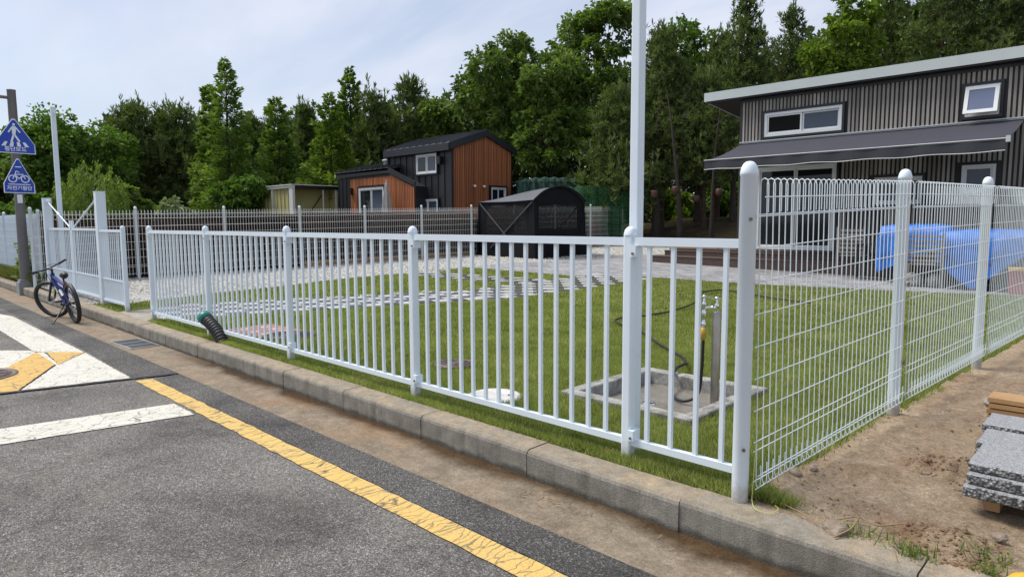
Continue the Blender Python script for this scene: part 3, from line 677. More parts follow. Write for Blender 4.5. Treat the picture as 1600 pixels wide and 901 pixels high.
# ------------------------------------------------------------------ grass: single blades, thinning out with distance
def blades(name, pts, h, w, m, tone_lo=0.0, tone_hi=1.0, lean=0.45, base=None, parent=None):
    n = len(pts); x, y = pts[:, 0], pts[:, 1]
    z = 0.027*np.maximum(0, GA*x+GB*y-GC) if base is None else base(x, y)
    a = rng.uniform(0, 2*PI, n); l = rng.uniform(0.1, lean, n)*h; b = rng.uniform(0, 2*PI, n)
    V = np.zeros((n, 3, 3)); ww = w*rng.uniform(0.7, 1.3, n)
    V[:, 0] = np.stack([x-np.cos(a)*ww, y-np.sin(a)*ww, z-0.004], 1); V[:, 1] = np.stack([x+np.cos(a)*ww, y+np.sin(a)*ww, z-0.004], 1)
    V[:, 2] = np.stack([x+np.cos(b)*l, y+np.sin(b)*l, z+h*rng.uniform(0.75, 1.1, n)], 1)
    F = np.arange(3*n).reshape(n, 3)
    patch = 0.5+0.5*np.sin(x*2.1+1.3*np.sin(y*1.7))*np.sin(y*2.6+0.7*np.sin(x*3.1))
    fine = 0.5+0.5*np.sin(x*9.3+2*np.sin(y*7.1))*np.sin(y*11.7+1.6*np.sin(x*8.3))
    tone = np.clip(rng.beta(2, 2.6, n)*0.66+patch*0.10+fine*0.08-0.02, 0, 0.66)
    cell = np.sin(np.floor(x*7)*12.9898+np.floor(y*7)*78.233)*43758.5453; cell = cell-np.floor(cell); c2 = np.sin(np.floor(x*2.6+0.3*np.sin(y*5))*39.3+np.floor(y*2.6+0.3*np.sin(x*5))*11.1)*24634.6; c2 = c2-np.floor(c2)
    tone = np.clip(tone+(cell-0.5)*0.16+(c2-0.5)*0.16, 0, 0.66)
    dry = rng.uniform(0, 1, n) < 0.06+0.40*np.clip((patch-0.72)*3.2, 0, 1)*fine+0.16*np.clip((fine-0.82)*6, 0, 1)
    tone = np.where(dry, rng.uniform(0.72, 1.0, n), tone*(tone_hi-tone_lo)+tone_lo)
    return tag(link(name, np_mesh(name, V.reshape(-1, 3), F, m, np.repeat(tone, 3)), parent), kind='stuff')
LAWNP = [(-12.9, 3.03), (-1.40, 3.03), (-0.66, 14.8), (-1.74, 14.8), (-3.64, 14.2), (-6.45, 13.34), (-8.72, 13.15), (-9.82, 12.15), (-13.4, 11.9), (-13.43, 9.3), (-13.11, 6.5), (-13.07, 5.16), (-12.5, 3.5)]
allp = []
def scatter(x0, x1, y0, y1, n):
    p = np.stack([rng.uniform(x0, x1, n), rng.uniform(y0, y1, n)], 1); k = inpoly(p[:, 0], p[:, 1], LAWNP)
    for q in PATHPOLY: k &= ~inpoly(p[:, 0], p[:, 1], q)
    k &= ~((p[:, 0] > BX[0]) & (p[:, 0] < BX[1]) & (p[:, 1] > BX[2]) & (p[:, 1] < BX[3]))
    k &= ~((p[:, 0] > -11.5) & (p[:, 0] < -10.15) & (p[:, 1] < 3.5))
    for (cx, cy, r) in ((-7.45, 3.78, 0.30), (-4.76, 4.06, 0.19), (-3.66, 3.53, 0.20)): k &= np.hypot(p[:, 0]-cx, p[:, 1]-cy) > r*(0.86+0.16*rng.uniform(0, 1, n))
    k &= ~((abs(p[:, 0]+8.05) < 0.44) & (abs(p[:, 1]-3.74) < 0.31))
    return p[k]
d_near = scatter(-5.2, -1.3, 3.0, 6.5, 95000)
blades('grass', d_near, 0.038, 0.0026, M['grass'])
d_mid = np.concatenate([scatter(-9, -5.2, 3.0, 8.5, 70000), scatter(-5.2, -0.9, 6.5, 9.5, 40000)])
blades('grass', d_mid, 0.040, 0.0042, M['grass'])
d_far = np.concatenate([scatter(-13.6, -9, 3.0, 8.5, 26000), scatter(-13.6, -0.5, 8.5, 15, 66000)])
blades('grass', d_far, 0.045, 0.009, M['grass'])
# ragged long tufts along the kerb and the fence foot
e = np.stack([rng.uniform(-9.9, -1.42, 14000), 3.0+np.abs(rng.normal(0, 0.05, 14000))], 1)
blades('grass', e, 0.040, 0.003, M['grass'], 0.05, 1.0, 1.1)
e = np.concatenate([np.stack([rng.normal(-1.42+0.14*np.sin(k), 0.06, 450), 3.06+np.abs(rng.normal(0, 0.05, 450))], 1) for k in range(4)])
blades('grass', e, 0.06, 0.003, M['grass'], 0.0, 0.8, 0.9)
e = np.stack([rng.uniform(-2.6, -1.5, 5200), rng.uniform(3.03, 3.22, 5200)], 1); blades('grass', e, 0.055, 0.0030, M['grass'], 0, 0.85, 0.8)
yy = rng.uniform(3.0, 14, 5000); e = np.stack([-1.44+(yy-3)*0.0655+rng.normal(0.0, 0.03, 5000), yy], 1); blades('grass', e, 0.05, 0.005, M['grass'], 0, 0.9, 0.7)
# verge weeds at the far left, below the pole and the mesh fence
e = np.stack([rng.uniform(-30, -17.3, 12000), 3.02+np.abs(rng.normal(0, 0.16, 12000))], 1)
blades('roadside_weeds', e, 0.34, 0.012, M['dry_grass'], 0, 1, 0.9, base=lambda x, y: np.zeros_like(x))
# pale stones on the gravel bed
p = np.stack([rng.uniform(-17.3, -12, 60000), rng.uniform(3.2, 23, 60000)], 1)
p = p[inpoly(p[:, 0], p[:, 1], GRAVEL)][:26000]; n = len(p)
oct_v = np.array([(1, 0, 0), (0, 1, 0), (-1, 0, 0), (0, -1, 0), (0, 0, 0.8), (0, 0, -0.5)], float)
oct_f = np.array([(0, 1, 4), (1, 2, 4), (2, 3, 4), (3, 0, 4)])
a = rng.uniform(0, 2*PI, n); s_ = rng.uniform(0.012, 0.028, n)
Vx = oct_v[None]*s_[:, None, None]*np.stack([rng.uniform(0.8, 1.4, n), rng.uniform(0.7, 1.2, n), rng.uniform(0.6, 1.2, n)], 1)[:, None, :]
ca, sa = np.cos(a)[:, None], np.sin(a)[:, None]
R_ = np.stack([Vx[..., 0]*ca-Vx[..., 1]*sa, Vx[..., 0]*sa+Vx[..., 1]*ca, Vx[..., 2]], 2)
zz_ = 0.027*np.maximum(0, GA*p[:, 0]+GB*p[:, 1]-GC)+0.008
R_ += np.stack([p[:, 0], p[:, 1], zz_], 1)[:, None, :]
tag(link('gravel_stones', np_mesh('gravel_stones', R_.reshape(-1, 3), (oct_f[None]+6*np.arange(n)[:, None, None]).reshape(-1, 3), M['gravel_stone'])), kind='stuff')
# sand grit and small clods on the dirt
p = np.stack([rng.uniform(-1.3, 1.2, 16000), rng.uniform(3.02, 9, 16000)], 1); p = p[p[:, 0] > -1.40+(p[:, 1]-3)*0.0655+0.03]; n = len(p)
s_ = rng.uniform(0.002, 0.006, n)*(1+2.4*(rng.uniform(0, 1, n) > 0.975)); a = rng.uniform(0, 2*PI, n)
Vx = oct_v[None]*s_[:, None, None]*np.stack([rng.uniform(0.8, 1.5, n), rng.uniform(0.7, 1.2, n), rng.uniform(0.5, 1.1, n)], 1)[:, None, :]
ca, sa = np.cos(a)[:, None], np.sin(a)[:, None]
R_ = np.stack([Vx[..., 0]*ca-Vx[..., 1]*sa, Vx[..., 0]*sa+Vx[..., 1]*ca, Vx[..., 2]], 2)
R_ += np.stack([p[:, 0], p[:, 1], np.array([dirt_h(q[0], q[1]) for q in p])], 1)[:, None, :]
tag(link('loose_grit', np_mesh('loose_grit', R_.reshape(-1, 3), (oct_f[None]+6*np.arange(n)[:, None, None]).reshape(-1, 3), M['rock'])), kind='stuff')
# ================================================================== FENCES AND GATE
def post_mesh(name, w, h, m, r=0.016, base=-0.25):
    """square post with rounded corners"""
    b = MB(); pts = []
    for cx, cy, a0 in ((1, 1, 0), (-1, 1, 90), (-1, -1, 180), (1, -1, 270)):
        for k in range(4):
            a = math.radians(a0+k*30); pts.append((cx*(w/2-r)+r*math.cos(a), cy*(w/2-r)+r*math.sin(a)))
    b.prism(pts, base, h); return b.mesh(name, m)
def cap_mesh(w, m, dome=0.045):
    b = MB(); rows = [(w/2*1.06, 0.0), (w/2*1.06, 0.014), (w/2*0.97, 0.020), (w/2*0.93, 0.030), (w/2*0.72, 0.020+dome*0.65), (w/2*0.4, 0.020+dome*0.92), (0.0, 0.020+dome)]
    prof = []
    for r, z in rows:
        ring = []
        for k in range(16):
            a = 2*PI*(k+0.5)/16; c, s = math.cos(a), math.sin(a); e = 0.72 if z < 0.035 else 0.85
            ring.append((r*math.copysign(abs(c)**e, c)*1.02, r*math.copysign(abs(s)**e, s)*1.02, z))
        prof.append(ring)
    vs = [p for ring in prof for p in ring]; fs = [(i*16+j, i*16+(j+1) % 16, (i+1)*16+(j+1) % 16, (i+1)*16+j) for i in range(len(prof)-1) for j in range(16)]
    b.add(vs, fs, True); return b.mesh('post_cap', m)
Wm = M['white']
fence = thing('picket_fence', (-1.45, 3.1, 0), 0, 'low white metal picket fence along the kerb in front of the lawn', 'fence')
PM = post_mesh('post', 0.062, 1.285, M['white_post'], 0.013); CM = cap_mesh(0.064, Wm, 0.032)
PK = MB().box(-0.011, 0.011, -0.011, 0.011, 0.128, 1.222).mesh('picket', Wm)
bolt_m = MB(); bolt_m.tube([(0, 0, 0), (0, -0.012, 0)], 0.008, 6); bolt_m = bolt_m.mesh('bolt', M['bolt'])
br_m = MB(); br_m.box(-0.004, 0.030, -0.040, 0.030, -0.030, 0.030); br_m = br_m.mesh('bracket', Wm)
fxs = [-2.12, -4.10, -6.11, -8.12, -10.12]
def fence_bay(root, x0, x1, rx, ry, top=1.243, n=14, skip_low=False):
    L = x0-x1
    link('top_rail', MB().box(-L/2, L/2, -0.019, 0.019, top-0.022, top+0.022).mesh('top_rail', Wm), root, ((x0+x1)/2-rx, 0, 0))
    link('bottom_rail', MB().box(-L/2, L/2, -0.017, 0.017, 0.092, 0.130).mesh('bottom_rail', Wm), root, ((x0+x1)/2-rx, 0, 0))
    for i in range(n):
        link('picket', PK, root, (x0-L*(i+0.62 if n < 6 else i+1)/(n+(1 if n > 6 else 0.25))-rx, 0, 0))
for i, x in enumerate(fxs):
    p = link('post', PM, fence, (x+1.45, 0, 0), (0, 0, random.uniform(-0.02, 0.02))); link('post_cap', CM, p, (0, 0, 1.275))
    for z in (1.19, 0.155):
        q = link('bracket', br_m, fence, (x+1.45+0.030, -0.002, z)); link('bolt', bolt_m, q, (0.014, -0.036, -0.012))
    if i: fence_bay(fence, fxs[i-1]-0.031, x+0.031, -1.45, 3.1)
fence_bay(fence, -1.46, -2.12+0.031, -1.45, 3.1, n=4)

# short fixed picket panel between the small gate gap and the drive gate
side = thing('picket_fence_section', (-11.39, 3.12, 0), 0, 'short white picket section between the pedestrian gap and the thick gate post', 'fence')
p = link('post', PM, side, (0, 0, 0)); link('post_cap', CM, p, (0, 0, 1.275))
def dense_panel(root, x0, x1, z0=0.15, top=1.20, gap=0.062):
    L = x1-x0; n = int(abs(L)/gap)
    link('top_rail', MB().box(min(x0, x1), max(x0, x1), -0.02, 0.02, top-0.02, top+0.02).mesh('top_rail', Wm), root)
    link('bottom_rail', MB().box(min(x0, x1), max(x0, x1), -0.018, 0.018, z0-0.018, z0+0.018).mesh('bottom_rail', Wm), root)
    link('middle_rail', MB().box(min(x0, x1), max(x0, x1), -0.012, 0.012, 0.45, 0.47).mesh('middle_rail', Wm), root)
    pm = MB().box(-0.007, 0.007, -0.007, 0.007, z0+0.018, top-0.02).mesh('picket', Wm)
    for i in range(1, n): link('picket', pm, root, (x0+L*i/n, 0, 0))
    sm = MB().box(-0.005, 0.005, -0.005, 0.005, z0+0.018, 0.45).mesh('short_picket', Wm)
    for i in range(n): link('short_picket', sm, root, (x0+L*(i+0.5)/n, 0.001, 0))
dense_panel(side, -0.034, -1.21, 0.11, 1.245, 0.10)
for sx in (-1, 1):
    b = MB(); b.torus((sx*0.055, -0.0, 1.12), (0, 1, 0), 0.022, 0.006, 14, 6); b.tube([(sx*0.034, 0, 1.12), (sx*0.02, 0, 1.12)], 0.006, 6); b.build('eye_ring', Wm, side)

def thick_post(x, h, w, label, name='gate_post'):
    t = thing(name, (x, 3.16, 0), 0, label, 'gate post')
    link('post', post_mesh('post', w, h, M['white_post'], 0.012), t); link('cap', MB().box(-w/2-0.004, w/2+0.004, -w/2-0.004, w/2+0.004, h, h+0.012).mesh('cap', Wm), t); return t
gp1 = thick_post(-12.68, 1.88, 0.145, 'thick white gate post with a tie rod, nearest the bicycle side of the yard gap')
gp2 = thick_post(-16.55, 1.88, 0.145, 'thick white gate post in front of the far tall pole')
for t, s in ((gp1, -1), (gp2, 1)):
    b = MB(); b.box(min(s*0.07, s*0.13), max(s*0.07, s*0.13), -0.02, 0.02, 1.80, 1.85); b.tube([(s*0.13, -0.03, 1.82), (s*0.13, 0.03, 1.82)], 0.03, 10); b.build('tie_rod_lug', Wm, t)
    for z in (0.35, 1.05):
        b = MB(); b.tube([(s*0.095, -0.01, z-0.06), (s*0.095, -0.01, z+0.06)], 0.02, 10); b.build('hinge', Wm, t)
def gate_leaf(x0, x1, label):
    t = thing('gate_leaf', (x0, 3.16, 0), 0, label, 'gate', 'leaves of the white drive gate')
    L = x1-x0; s = 1 if L > 0 else -1
    dense_panel(t, s*0.02, L-s*0.03, 0.11, 1.26, 0.115)
    for xx in (s*0.02, L-s*0.03): link('stile', MB().box(xx-0.025, xx+0.025, -0.022, 0.022, 0.095, 1.265).mesh('stile', Wm), t)
    # stay rod running up to the post top, with a turnbuckle
    a = Vector((s*(-0.04), 0.0, 1.82)); c = Vector((L-s*0.06, 0.0, 1.28))
    b = MB(); b.tube([a, c], 0.013, 8); b.build('stay_rod', Wm, t)
    q = a.lerp(c, 0.5); d = (c-a).normalized(); b = MB(); b.tube([q-d*0.09, q+d*0.09], 0.022, 8); b.build('turnbuckle', Wm, t)
    b = MB(); b.box(L-s*0.06-0.03, L-s*0.06+0.03, -0.015, 0.015, 1.26, 1.42); b.build('latch_plate', Wm, t)
    return t
gate_leaf(-12.78, -14.62, 'white barred drive gate leaf hung from the nearer thick post')
gate_leaf(-16.45, -14.66, 'white barred drive gate leaf hung from the farther thick post')

def tall_pole(x, y, h, w, label, hook):
    t = thing('tall_pole', (x, y, 0), 0, label, 'pole')
    link('pole', post_mesh('pole', w, h, Wm, 0.01), t)
    b = MB(); b.box(-w/2-0.003, w/2+0.003, -w/2-0.003, w/2+0.003, h, h+0.02); b.build('cap', Wm, t)
    if hook: b = MB(); b.torus((w/2+0.05, 0, h-0.12), (0, 1, 0), 0.035, 0.006, 16, 6); b.tube([(w/2, 0, h-0.10), (w/2+0.03, 0, h-0.10)], 0.006, 6); b.build('hook', Wm, t)
    return t
tall_pole(-2.155, 3.205, 3.83, 0.061, 'very tall white square pole right behind the picket fence near the corner', True)
tall_pole(-16.88, 3.45, 3.78, 0.085, 'very tall white square pole rising beside the far gate post', True)

# ------------------------------------------------------------------ mesh fences
Wg = M['white_grey']
def wire_mesh_v(H, r=0.0031, loop=True, n=5):
    pts = [(0.0, -0.038, H-0.155), (0.0, -0.039, H-0.03), (0.0, -0.033, H-0.008), (0.0, -0.019, H), (0.0, -0.005, H-0.006), (0, 0, H-0.022), (0, 0, 0.085), (0, -0.004, 0.072), (0, -0.012, 0.068), (0, -0.020, 0.074), (0, -0.022, 0.09), (0, -0.023, 0.18)]
    b = MB(); b.tube(pts, r, n); return b
ZH = [(-0.039, -0.085), (0, -0.165), (0, -0.32), (0, -0.475), (0, -0.63), (0, -0.785), (0, -0.94), (0, -1.095), (0, -1.25)]
FD = Vector((0.1302, 2.038, 0.0))                            # one bay of the right fence
FA = math.atan2(FD.x, FD.y)
mf = thing('mesh_fence', (-1.40, 3.0, 0), -FA, 'tall white welded mesh fence with rounded looped top beside the bare dirt', 'fence')
NM = MB(); NM.lathe([(0.039, -0.3), (0.039, 1.56), (0.0415, 1.562), (0.0415, 1.576), (0.039, 1.588), (0.035, 1.602), (0.027, 1.616), (0.016, 1.625), (0, 1.628)], 24); NM = NM.mesh('post', M['white_post'])
vm = wire_mesh_v(1.545, 0.0027).mesh('vertical_wire', Wg); BL = 2.042
hm = MB(); hm.tube([(0, 0.03, 0), (0, BL-0.03, 0)], 0.0028, 5); hm = hm.mesh('horizontal_wire', Wg)
clip_m = MB().box(-0.052, -0.046, -0.014, 0.014, -0.016, 0.016).box(-0.058, -0.05, -0.005, 0.005, -0.005, 0.005).mesh('clip', M['bolt'])
zb = [0.0, 0.065, 0.10, 0.13, 0.16, 0.19, 0.21]
sl = 0.03
for k in range(6):
    yk = k*BL; p = link('post', NM, mf, (0, yk, zb[k]))
    for z in (1.42, 0.33, 0.86)[:2 if k == 0 else 3]:
        if k == 0: b = MB(); b.tube([(0.033, -0.036, z-0.06), (0.037, -0.042, z-0.06)], 0.009, 8); b.build('bolt', M['bolt'], mf, (0, yk, zb[k]))
        else: link('clip', clip_m, mf, (0.105, yk-0.0, zb[k]+z))
    if k < 5:
        pn = link('mesh_panel', MB().box(0.0, 0.003, 0.03, BL-0.03, 1.37, 1.376).mesh('mesh_panel', Wg), mf, (0.052, yk, (zb[k]+zb[k+1])/2))
        pn.rotation_euler = (math.atan2(zb[k+1]-zb[k], BL)*1.0, 0, 0)
        pn.location.z = zb[k]
        nv = 32
        for i in range(nv): link('vertical_wire', vm, pn, (-0.0, 0.06+(BL-0.12)*i/(nv-1), 0), (0, 0, -PI/2 if False else PI/2))
        for dy_, dz in ZH: link('horizontal_wire', hm, pn, (-dy_+0.0, 0, 1.545+dz))
        for z, o_ in ((0.25, 0), (0.135, 0.023), (0.10, 0.0), (0.066, 0.012)): link('horizontal_wire', hm, pn, (o_, 0, z))

def far_mesh_fence(name, x, y, ang, step, count, zf, label, H=1.62, mpost=M['white_grey'], mw=M['cream_wire'], nv=28, r=0.0046):
    t = thing(name, (x, y, 0), ang, label, 'fence')
    pm = MB(); pm.lathe([(0.033, -0.3), (0.033, H), (0.037, H+0.003), (0.037, H+0.018), (0.03, H+0.04), (0.012, H+0.055), (0, H+0.057)], 12); pm = pm.mesh('post', mpost)
    ca_, sa_ = math.cos(ang), math.sin(ang); zs = []
    for k in range(count+1):
        z = zf(x+ca_*step*k, y+sa_*step*k); zs.append(z); link('post', pm, t, (step*k, 0, z))
    for k in range(count):
        b = MB(); dz = zs[k+1]-zs[k]
        for i in range(nv):
            xx = 0.05+(step-0.1)*i/(nv-1); zo = dz*xx/step
            b.tube([(xx, -0.045, H-0.20+zo), (xx, -0.04, H-0.05+zo), (xx, -0.015, H-0.035+zo), (xx, 0, H-0.07+zo), (xx, 0, 0.08+zo)], r, 3, False)
        for z in [H-0.12, H-0.22, H-0.40, H-0.58, H-0.76, H-0.94, H-1.12, H-1.30, 0.28, 0.12]:
            b.tube([(0.02, 0, z), (step-0.02, 0, z+dz)], r, 3, False)
        link('mesh_panel', b.mesh('mesh_panel', mw), t, (step*k, 0, zs[k]))
    return t
bang = math.atan2(1.995, 0.113)
far_mesh_fence('rear_mesh_fence', -17.23, 2.98, bang, 1.9985, 10, gz, 'long white welded mesh fence at the back of the yard in front of dark boards')
far_mesh_fence('roadside_mesh_fence', -17.36, 3.14, PI, 2.0, 8, lambda x, y: 0.0, 'white welded mesh fence continuing along the kerb beyond the grey sign pole', 1.62, M['white_grey'], M['white'], 40, 0.006)

# dark boarded retaining wall right behind the rear fence
wall = thing('boarded_retaining_wall', (-17.40, 3.15, 0), bang, 'dark brown boarded retaining wall directly behind the rear mesh fence', 'retaining wall')
bmesh_ = bm_mesh(bevelled(0.006, 1.994, 0.0, 0.035, 0.0, 0.118, 0.006), 'board', M['dark_board'])
link('backing', MB().box(0, 20, 0.045, 0.08, -0.2, 1.40).mesh('backing', M['interior']), wall)
for k in range(10):
    zk = gz(-17.4+0.056*2*k, 3.15+2*k)
    top = 12 if k < 6 else 10
    for j in range(top):
        link('board', bmesh_, wall, (2*k, random.uniform(-0.006, 0.006), zk-0.03+j*0.126), (random.uniform(-0.02, 0.02), 0, 0))
    if k > 2: link('sill_timber', MB().box(0.0, 2.0, -0.05, -0.008, -0.05, 0.16).mesh('sill_timber', M['pine_timber']), wall, (2*k, 0, zk))
# low dark timber edge between the gravel and the wooded bank
low = thing('low_timber_edge', (-15.6, 23.1, 0), -0.02, 'low dark timber edging at the foot of the wooded bank', 'retaining edge')
lb = bm_mesh(bevelled(0.004, 1.996, 0, 0.05, 0, 0.145, 0.008), 'board', M['dark_board'])
for k in range(8):
    for j in range(3): link('board', lb, low, (2*k, 0, 0.30+j*0.15), (0, 0, random.uniform(-0.004, 0.004)))
# ================================================================== BUILDINGS
def frame_box(b, x0, x1, z0, z1, w, y0, y1):
    b.box(x0, x1, y0, y1, z0, z0+w); b.box(x0, x1, y0, y1, z1-w, z1)
    b.box(x0, x0+w, y0, y1, z0+w, z1-w); b.box(x1-w, x1, y0, y1, z0+w, z1-w)
def window(root, x0, x1, z0, z1, leaves, y=0.0, trim=None, fw=0.05, panes=None, name='window', side=None):
    """window in a wall facing -y (local); side: transform for walls facing another way"""
    Mx = side or Matrix.Identity(4)
    def bx_(nm, mat, parent, fn):
        b = MB(); fn(b); b.v = [tuple(Mx @ Vector(v)) for v in b.v]; return b.build(nm, mat, parent)
    w = bx_(name, M['pvc'], root, lambda b: frame_box(b, x0, x1, z0, z1, fw, y-0.055, y+0.04))
    if trim: bx_('window_trim', trim, w, lambda b: frame_box(b, x0-0.06, x1+0.06, z0-0.06, z1+0.06, 0.058, y-0.07, y+0.02))
    n = leaves; L = (x1-x0-2*fw)/n
    for i in range(n):
        a = x0+fw+L*i; yo = -0.025+0.03*(i % 2)
        bx_('sash', M['pvc'], w, lambda b: frame_box(b, a+0.002, a+L-0.002, z0+fw+0.002, z1-fw-0.002, 0.042, y+yo-0.01, y+yo+0.016))
        pm = (panes[i] if panes else M['glass'])
        bx_('pane', pm, w, lambda b: b.box(a+0.045, a+L-0.045, y+yo, y+yo+0.006, z0+fw+0.045, z1-fw-0.045))
    return w

# ---- grey timber cabin on the right. Local x along the facade, facade plane y = 0 (world y 17.8)
cab = thing('grey_cabin', (-8.57, 17.8, 0), 0, 'dark grey timber clad cabin with pale mono pitch roof edge and white windows', 'cabin')
CW = 13.0; CD = 6.0
bk = MB()
# wall shell with real openings in the facade
ops = [(0.66, 2.63, 3.60, 4.22), (5.19, 5.83, 3.62, 4.28), (0.51, 2.56, 0.60, 2.80), (3.44, 4.45, 1.74, 2.38), (5.21, 5.83, 1.95, 2.57)]
xsb = sorted(set([0, CW]+[v for o in ops for v in o[:2]])); zsb = sorted(set([0.0, 4.74]+[v for o in ops for v in o[2:]]))
for i in range(len(xsb)-1):
    for j in range(len(zsb)-1):
        cx, cz = (xsb[i]+xsb[i+1])/2, (zsb[j]+zsb[j+1])/2
        if not any(o[0] < cx < o[1] and o[2] < cz < o[3] for o in ops): bk.box(xsb[i], xsb[i+1], 0.0, 0.12, zsb[j], zsb[j+1])
bk.box(0, 0.12, 0.121, CD, 0, 4.5); bk.box(CW-0.12, CW, 0.121, CD, 0, 4.5); bk.box(0.121, CW-0.121, CD-0.12, CD, 0, 4.0); bk.box(0.121, CW-0.121, 0.121, CD-0.121, 0.40, 0.55)
bk.build('wall', M['grey_back'], cab)
b = MB(); b.box(0.13, CW-0.13, 3.0, 3.05, 0.56, 4.0); b.build('inner_wall', M['interior'], cab)
SLW = 0.052; PIT = 0.094
def slat(b, x, z0, z1): b.box(x, x+SLW, -0.022, 0.0, z0, z1)
cache = {}
def put_slat(root, x, z0, z1, mat, key='siding_slat', W=SLW, y=-0.0):
    k = (round(z1-z0, 3), mat.name, W)
    if k not in cache: cache[k] = MB().box(0, W, -0.024, -0.0005, 0, z1-z0).mesh(key, mat)
    link(key, cache[k], root, (x, y, z0))
i = 0; x = 0.035; stuff = MB()
while x < CW-0.06:
    spans = [(0.56, 4.70)]
    for o in ops:
        if x+SLW > o[0]-0.07 and x < o[1]+0.07:
            ns = []
            for (a, c) in spans:
                if o[3] <= a or o[2] >= c: ns.append((a, c))
                else:
                    if o[2]-0.07 > a: ns.append((a, o[2]-0.07))
                    if o[3]+0.07 < c: ns.append((o[3]+0.07, c))
            spans = ns
    # the flashing above the awning cuts every board in two
    sp2 = []
    for (a, c) in spans:
        if a < 3.46 < c: sp2 += [(a, 3.46), (3.52, c)]
        else: sp2.append((a, c))
    for (a, c) in sp2:
        if c-a > 0.05:
            if x < 8.8: put_slat(cab, x, a, c, M['grey_slat'])
            else: slat(stuff, x, a, c)
    x += PIT
tag(stuff.build('siding_slat_row', M['grey_slat'], cab), kind='stuff')
# left wall slats
for k in range(30):
    put = link('side_slat', cache.setdefault('side', MB().box(-0.024, -0.0005, 0, SLW, 0, 4.0).mesh('side_slat', M['grey_slat'])), cab, (0, 0.03+k*PIT*2.1, 0.5))
b = MB(); b.box(-0.035, 0.03, -0.035, 0.02, 0.5, 4.72); b.build('corner_trim', M['grey_back'], cab)
# roof: thick slab falling to the back, overhanging the left end
rf = MB()
prof = [(-0.28, 4.70), (-0.28, 4.925), (6.4, 4.25), (6.4, 4.05)]
rf.prism([(p[0], p[1]) for p in prof], -0.95, CW+0.4, 'x'); roof = rf.build('roof', M['dark_trim'], cab)
b = MB(); b.box(-0.99, CW+0.4, -0.30, -0.281, 4.70, 4.935); b.build('fascia', M['fascia'], roof)
b = MB(); b.prism([(-0.28, 4.70), (-0.28, 4.935), (6.4, 4.26), (6.4, 4.05)], -0.99, -0.952, 'x'); b.build('fascia', M['fascia'], roof)
b = MB(); b.box(-0.93, CW, -0.26, -0.02, 4.665, 4.698); b.build('soffit', M['dark_trim'], roof)
b = MB(); b.box(0.0, CW, -0.045, -0.0245, 4.58, 4.66); b.build('head_trim', M['dark_trim'], cab)
b = MB(); b.box(-0.02, 6.6, -0.075, -0.0, 3.462, 3.518); b.box(0.1, 6.5, -0.12, -0.076, 3.44, 3.47); b.build('flashing', M['fascia'], cab)
b = MB(); b.lathe([(0.05, 0), (0.05, 0.09), (0.02, 0.11), (0, 0.11)], 10, (0.5, 0.4, 4.86)); b.build('roof_vent', M['fascia'], roof)
window(cab, 0.66, 2.63, 3.60, 4.22, 2, trim=M['dark_trim'], fw=0.07, panes=[M['interior'], M['glass_mid']])  # black left pane stands in for the unlit room behind the open window
w = window(cab, 5.19, 5.83, 3.62, 4.28, 1, trim=M['dark_trim'], fw=0.045, panes=[M['interior']])  # black pane imitates the unlit room behind the tilted sash
# open top-hung sash tilting outward
S = Matrix.Translation(Vector((0, -0.07, 4.25))) @ Matrix.Rotation(math.radians(-17), 4, 'X')
b = MB(); frame_box(b, 5.20, 5.82, -0.62, 0.0, 0.075, -0.03, 0.0); b.v = [tuple(S @ Vector(v)) for v in b.v]; b.build('open_sash', M['pvc'], w)
b = MB(); b.box(5.275, 5.745, -0.018, -0.012, -0.545, -0.075); b.v = [tuple(S @ Vector(v)) for v in b.v]; b.build('pane', M['glass_sky'], w)
window(cab, 0.51, 2.56, 0.60, 2.80, 2, trim=M['dark_trim'], fw=0.08, panes=[M['glass'], M['glass']], name='sliding_door')
window(cab, 3.44, 4.45, 1.74, 2.38, 2, trim=M['dark_trim'], fw=0.05)
window(cab, 5.21, 5.83, 1.95, 2.57, 1, trim=None, fw=0.05, panes=[M['glass_mid']])
b = MB(); b.box(2.85, 2.95, -0.12, -0.03, 2.1, 2.3); b.build('wall_lamp', M['black_metal'], cab)

# awning: fabric on a front bar with a valance and folding arms
aw = thing('awning', (-8.55, 17.72, 3.45), 0, 'charcoal retractable awning with white piping over the cabin terrace', 'awning')
AL = 6.25; n = 26
V = []; F = []
for j in range(7):
    t = j/6
    for i in range(n+1):
        V.append((AL*i/n, -1.92*t, -0.555*t-0.045*math.sin(PI*t)+0.006*math.sin(i*1.3)*t))
for j in range(6):
    for i in range(n): a = j*(n+1)+i; F.append((a, a+1, a+n+2, a+n+1))
fab = MB(); fab.add(V, F, True); fab.add([(v[0], v[1], v[2]-0.006) for v in V], [tuple(reversed(f)) for f in F], True); fab.build('fabric', M['awning'], aw)
b = MB(); b.tube([(-0.02, -1.95, -0.575), (AL+0.02, -1.95, -0.575)], 0.032, 8); b.build('front_bar', M['valance'], aw)
b = MB(); b.tube([(-0.02, -1.965, -0.548), (AL+0.02, -1.965, -0.548)], 0.011, 5); b.build('piping', M['fascia'], aw)
b = MB(); vs = []
for i in range(61): xx = AL*i/60; vs += [(xx, -1.975+0.006*math.sin(i*0.9), -0.575), (xx, -1.985+0.012*math.sin(i*0.9), -0.785+0.010*math.sin(i*0.55))]
b.add(vs, [(2*i, 2*i+2, 2*i+3, 2*i+1) for i in range(60)]); vs2 = [(v[0], v[1]+0.005, v[2]) for v in vs]; b.add(vs2, [(2*i, 2*i+1, 2*i+3, 2*i+2) for i in range(60)])
val = b.build('valance', M['valance'], aw)
b = MB(); b.tube([(vs[2*i+1][0], vs[2*i+1][1], vs[2*i+1][2]) for i in range(61)], 0.008, 4); b.build('piping', M['fascia'], aw)
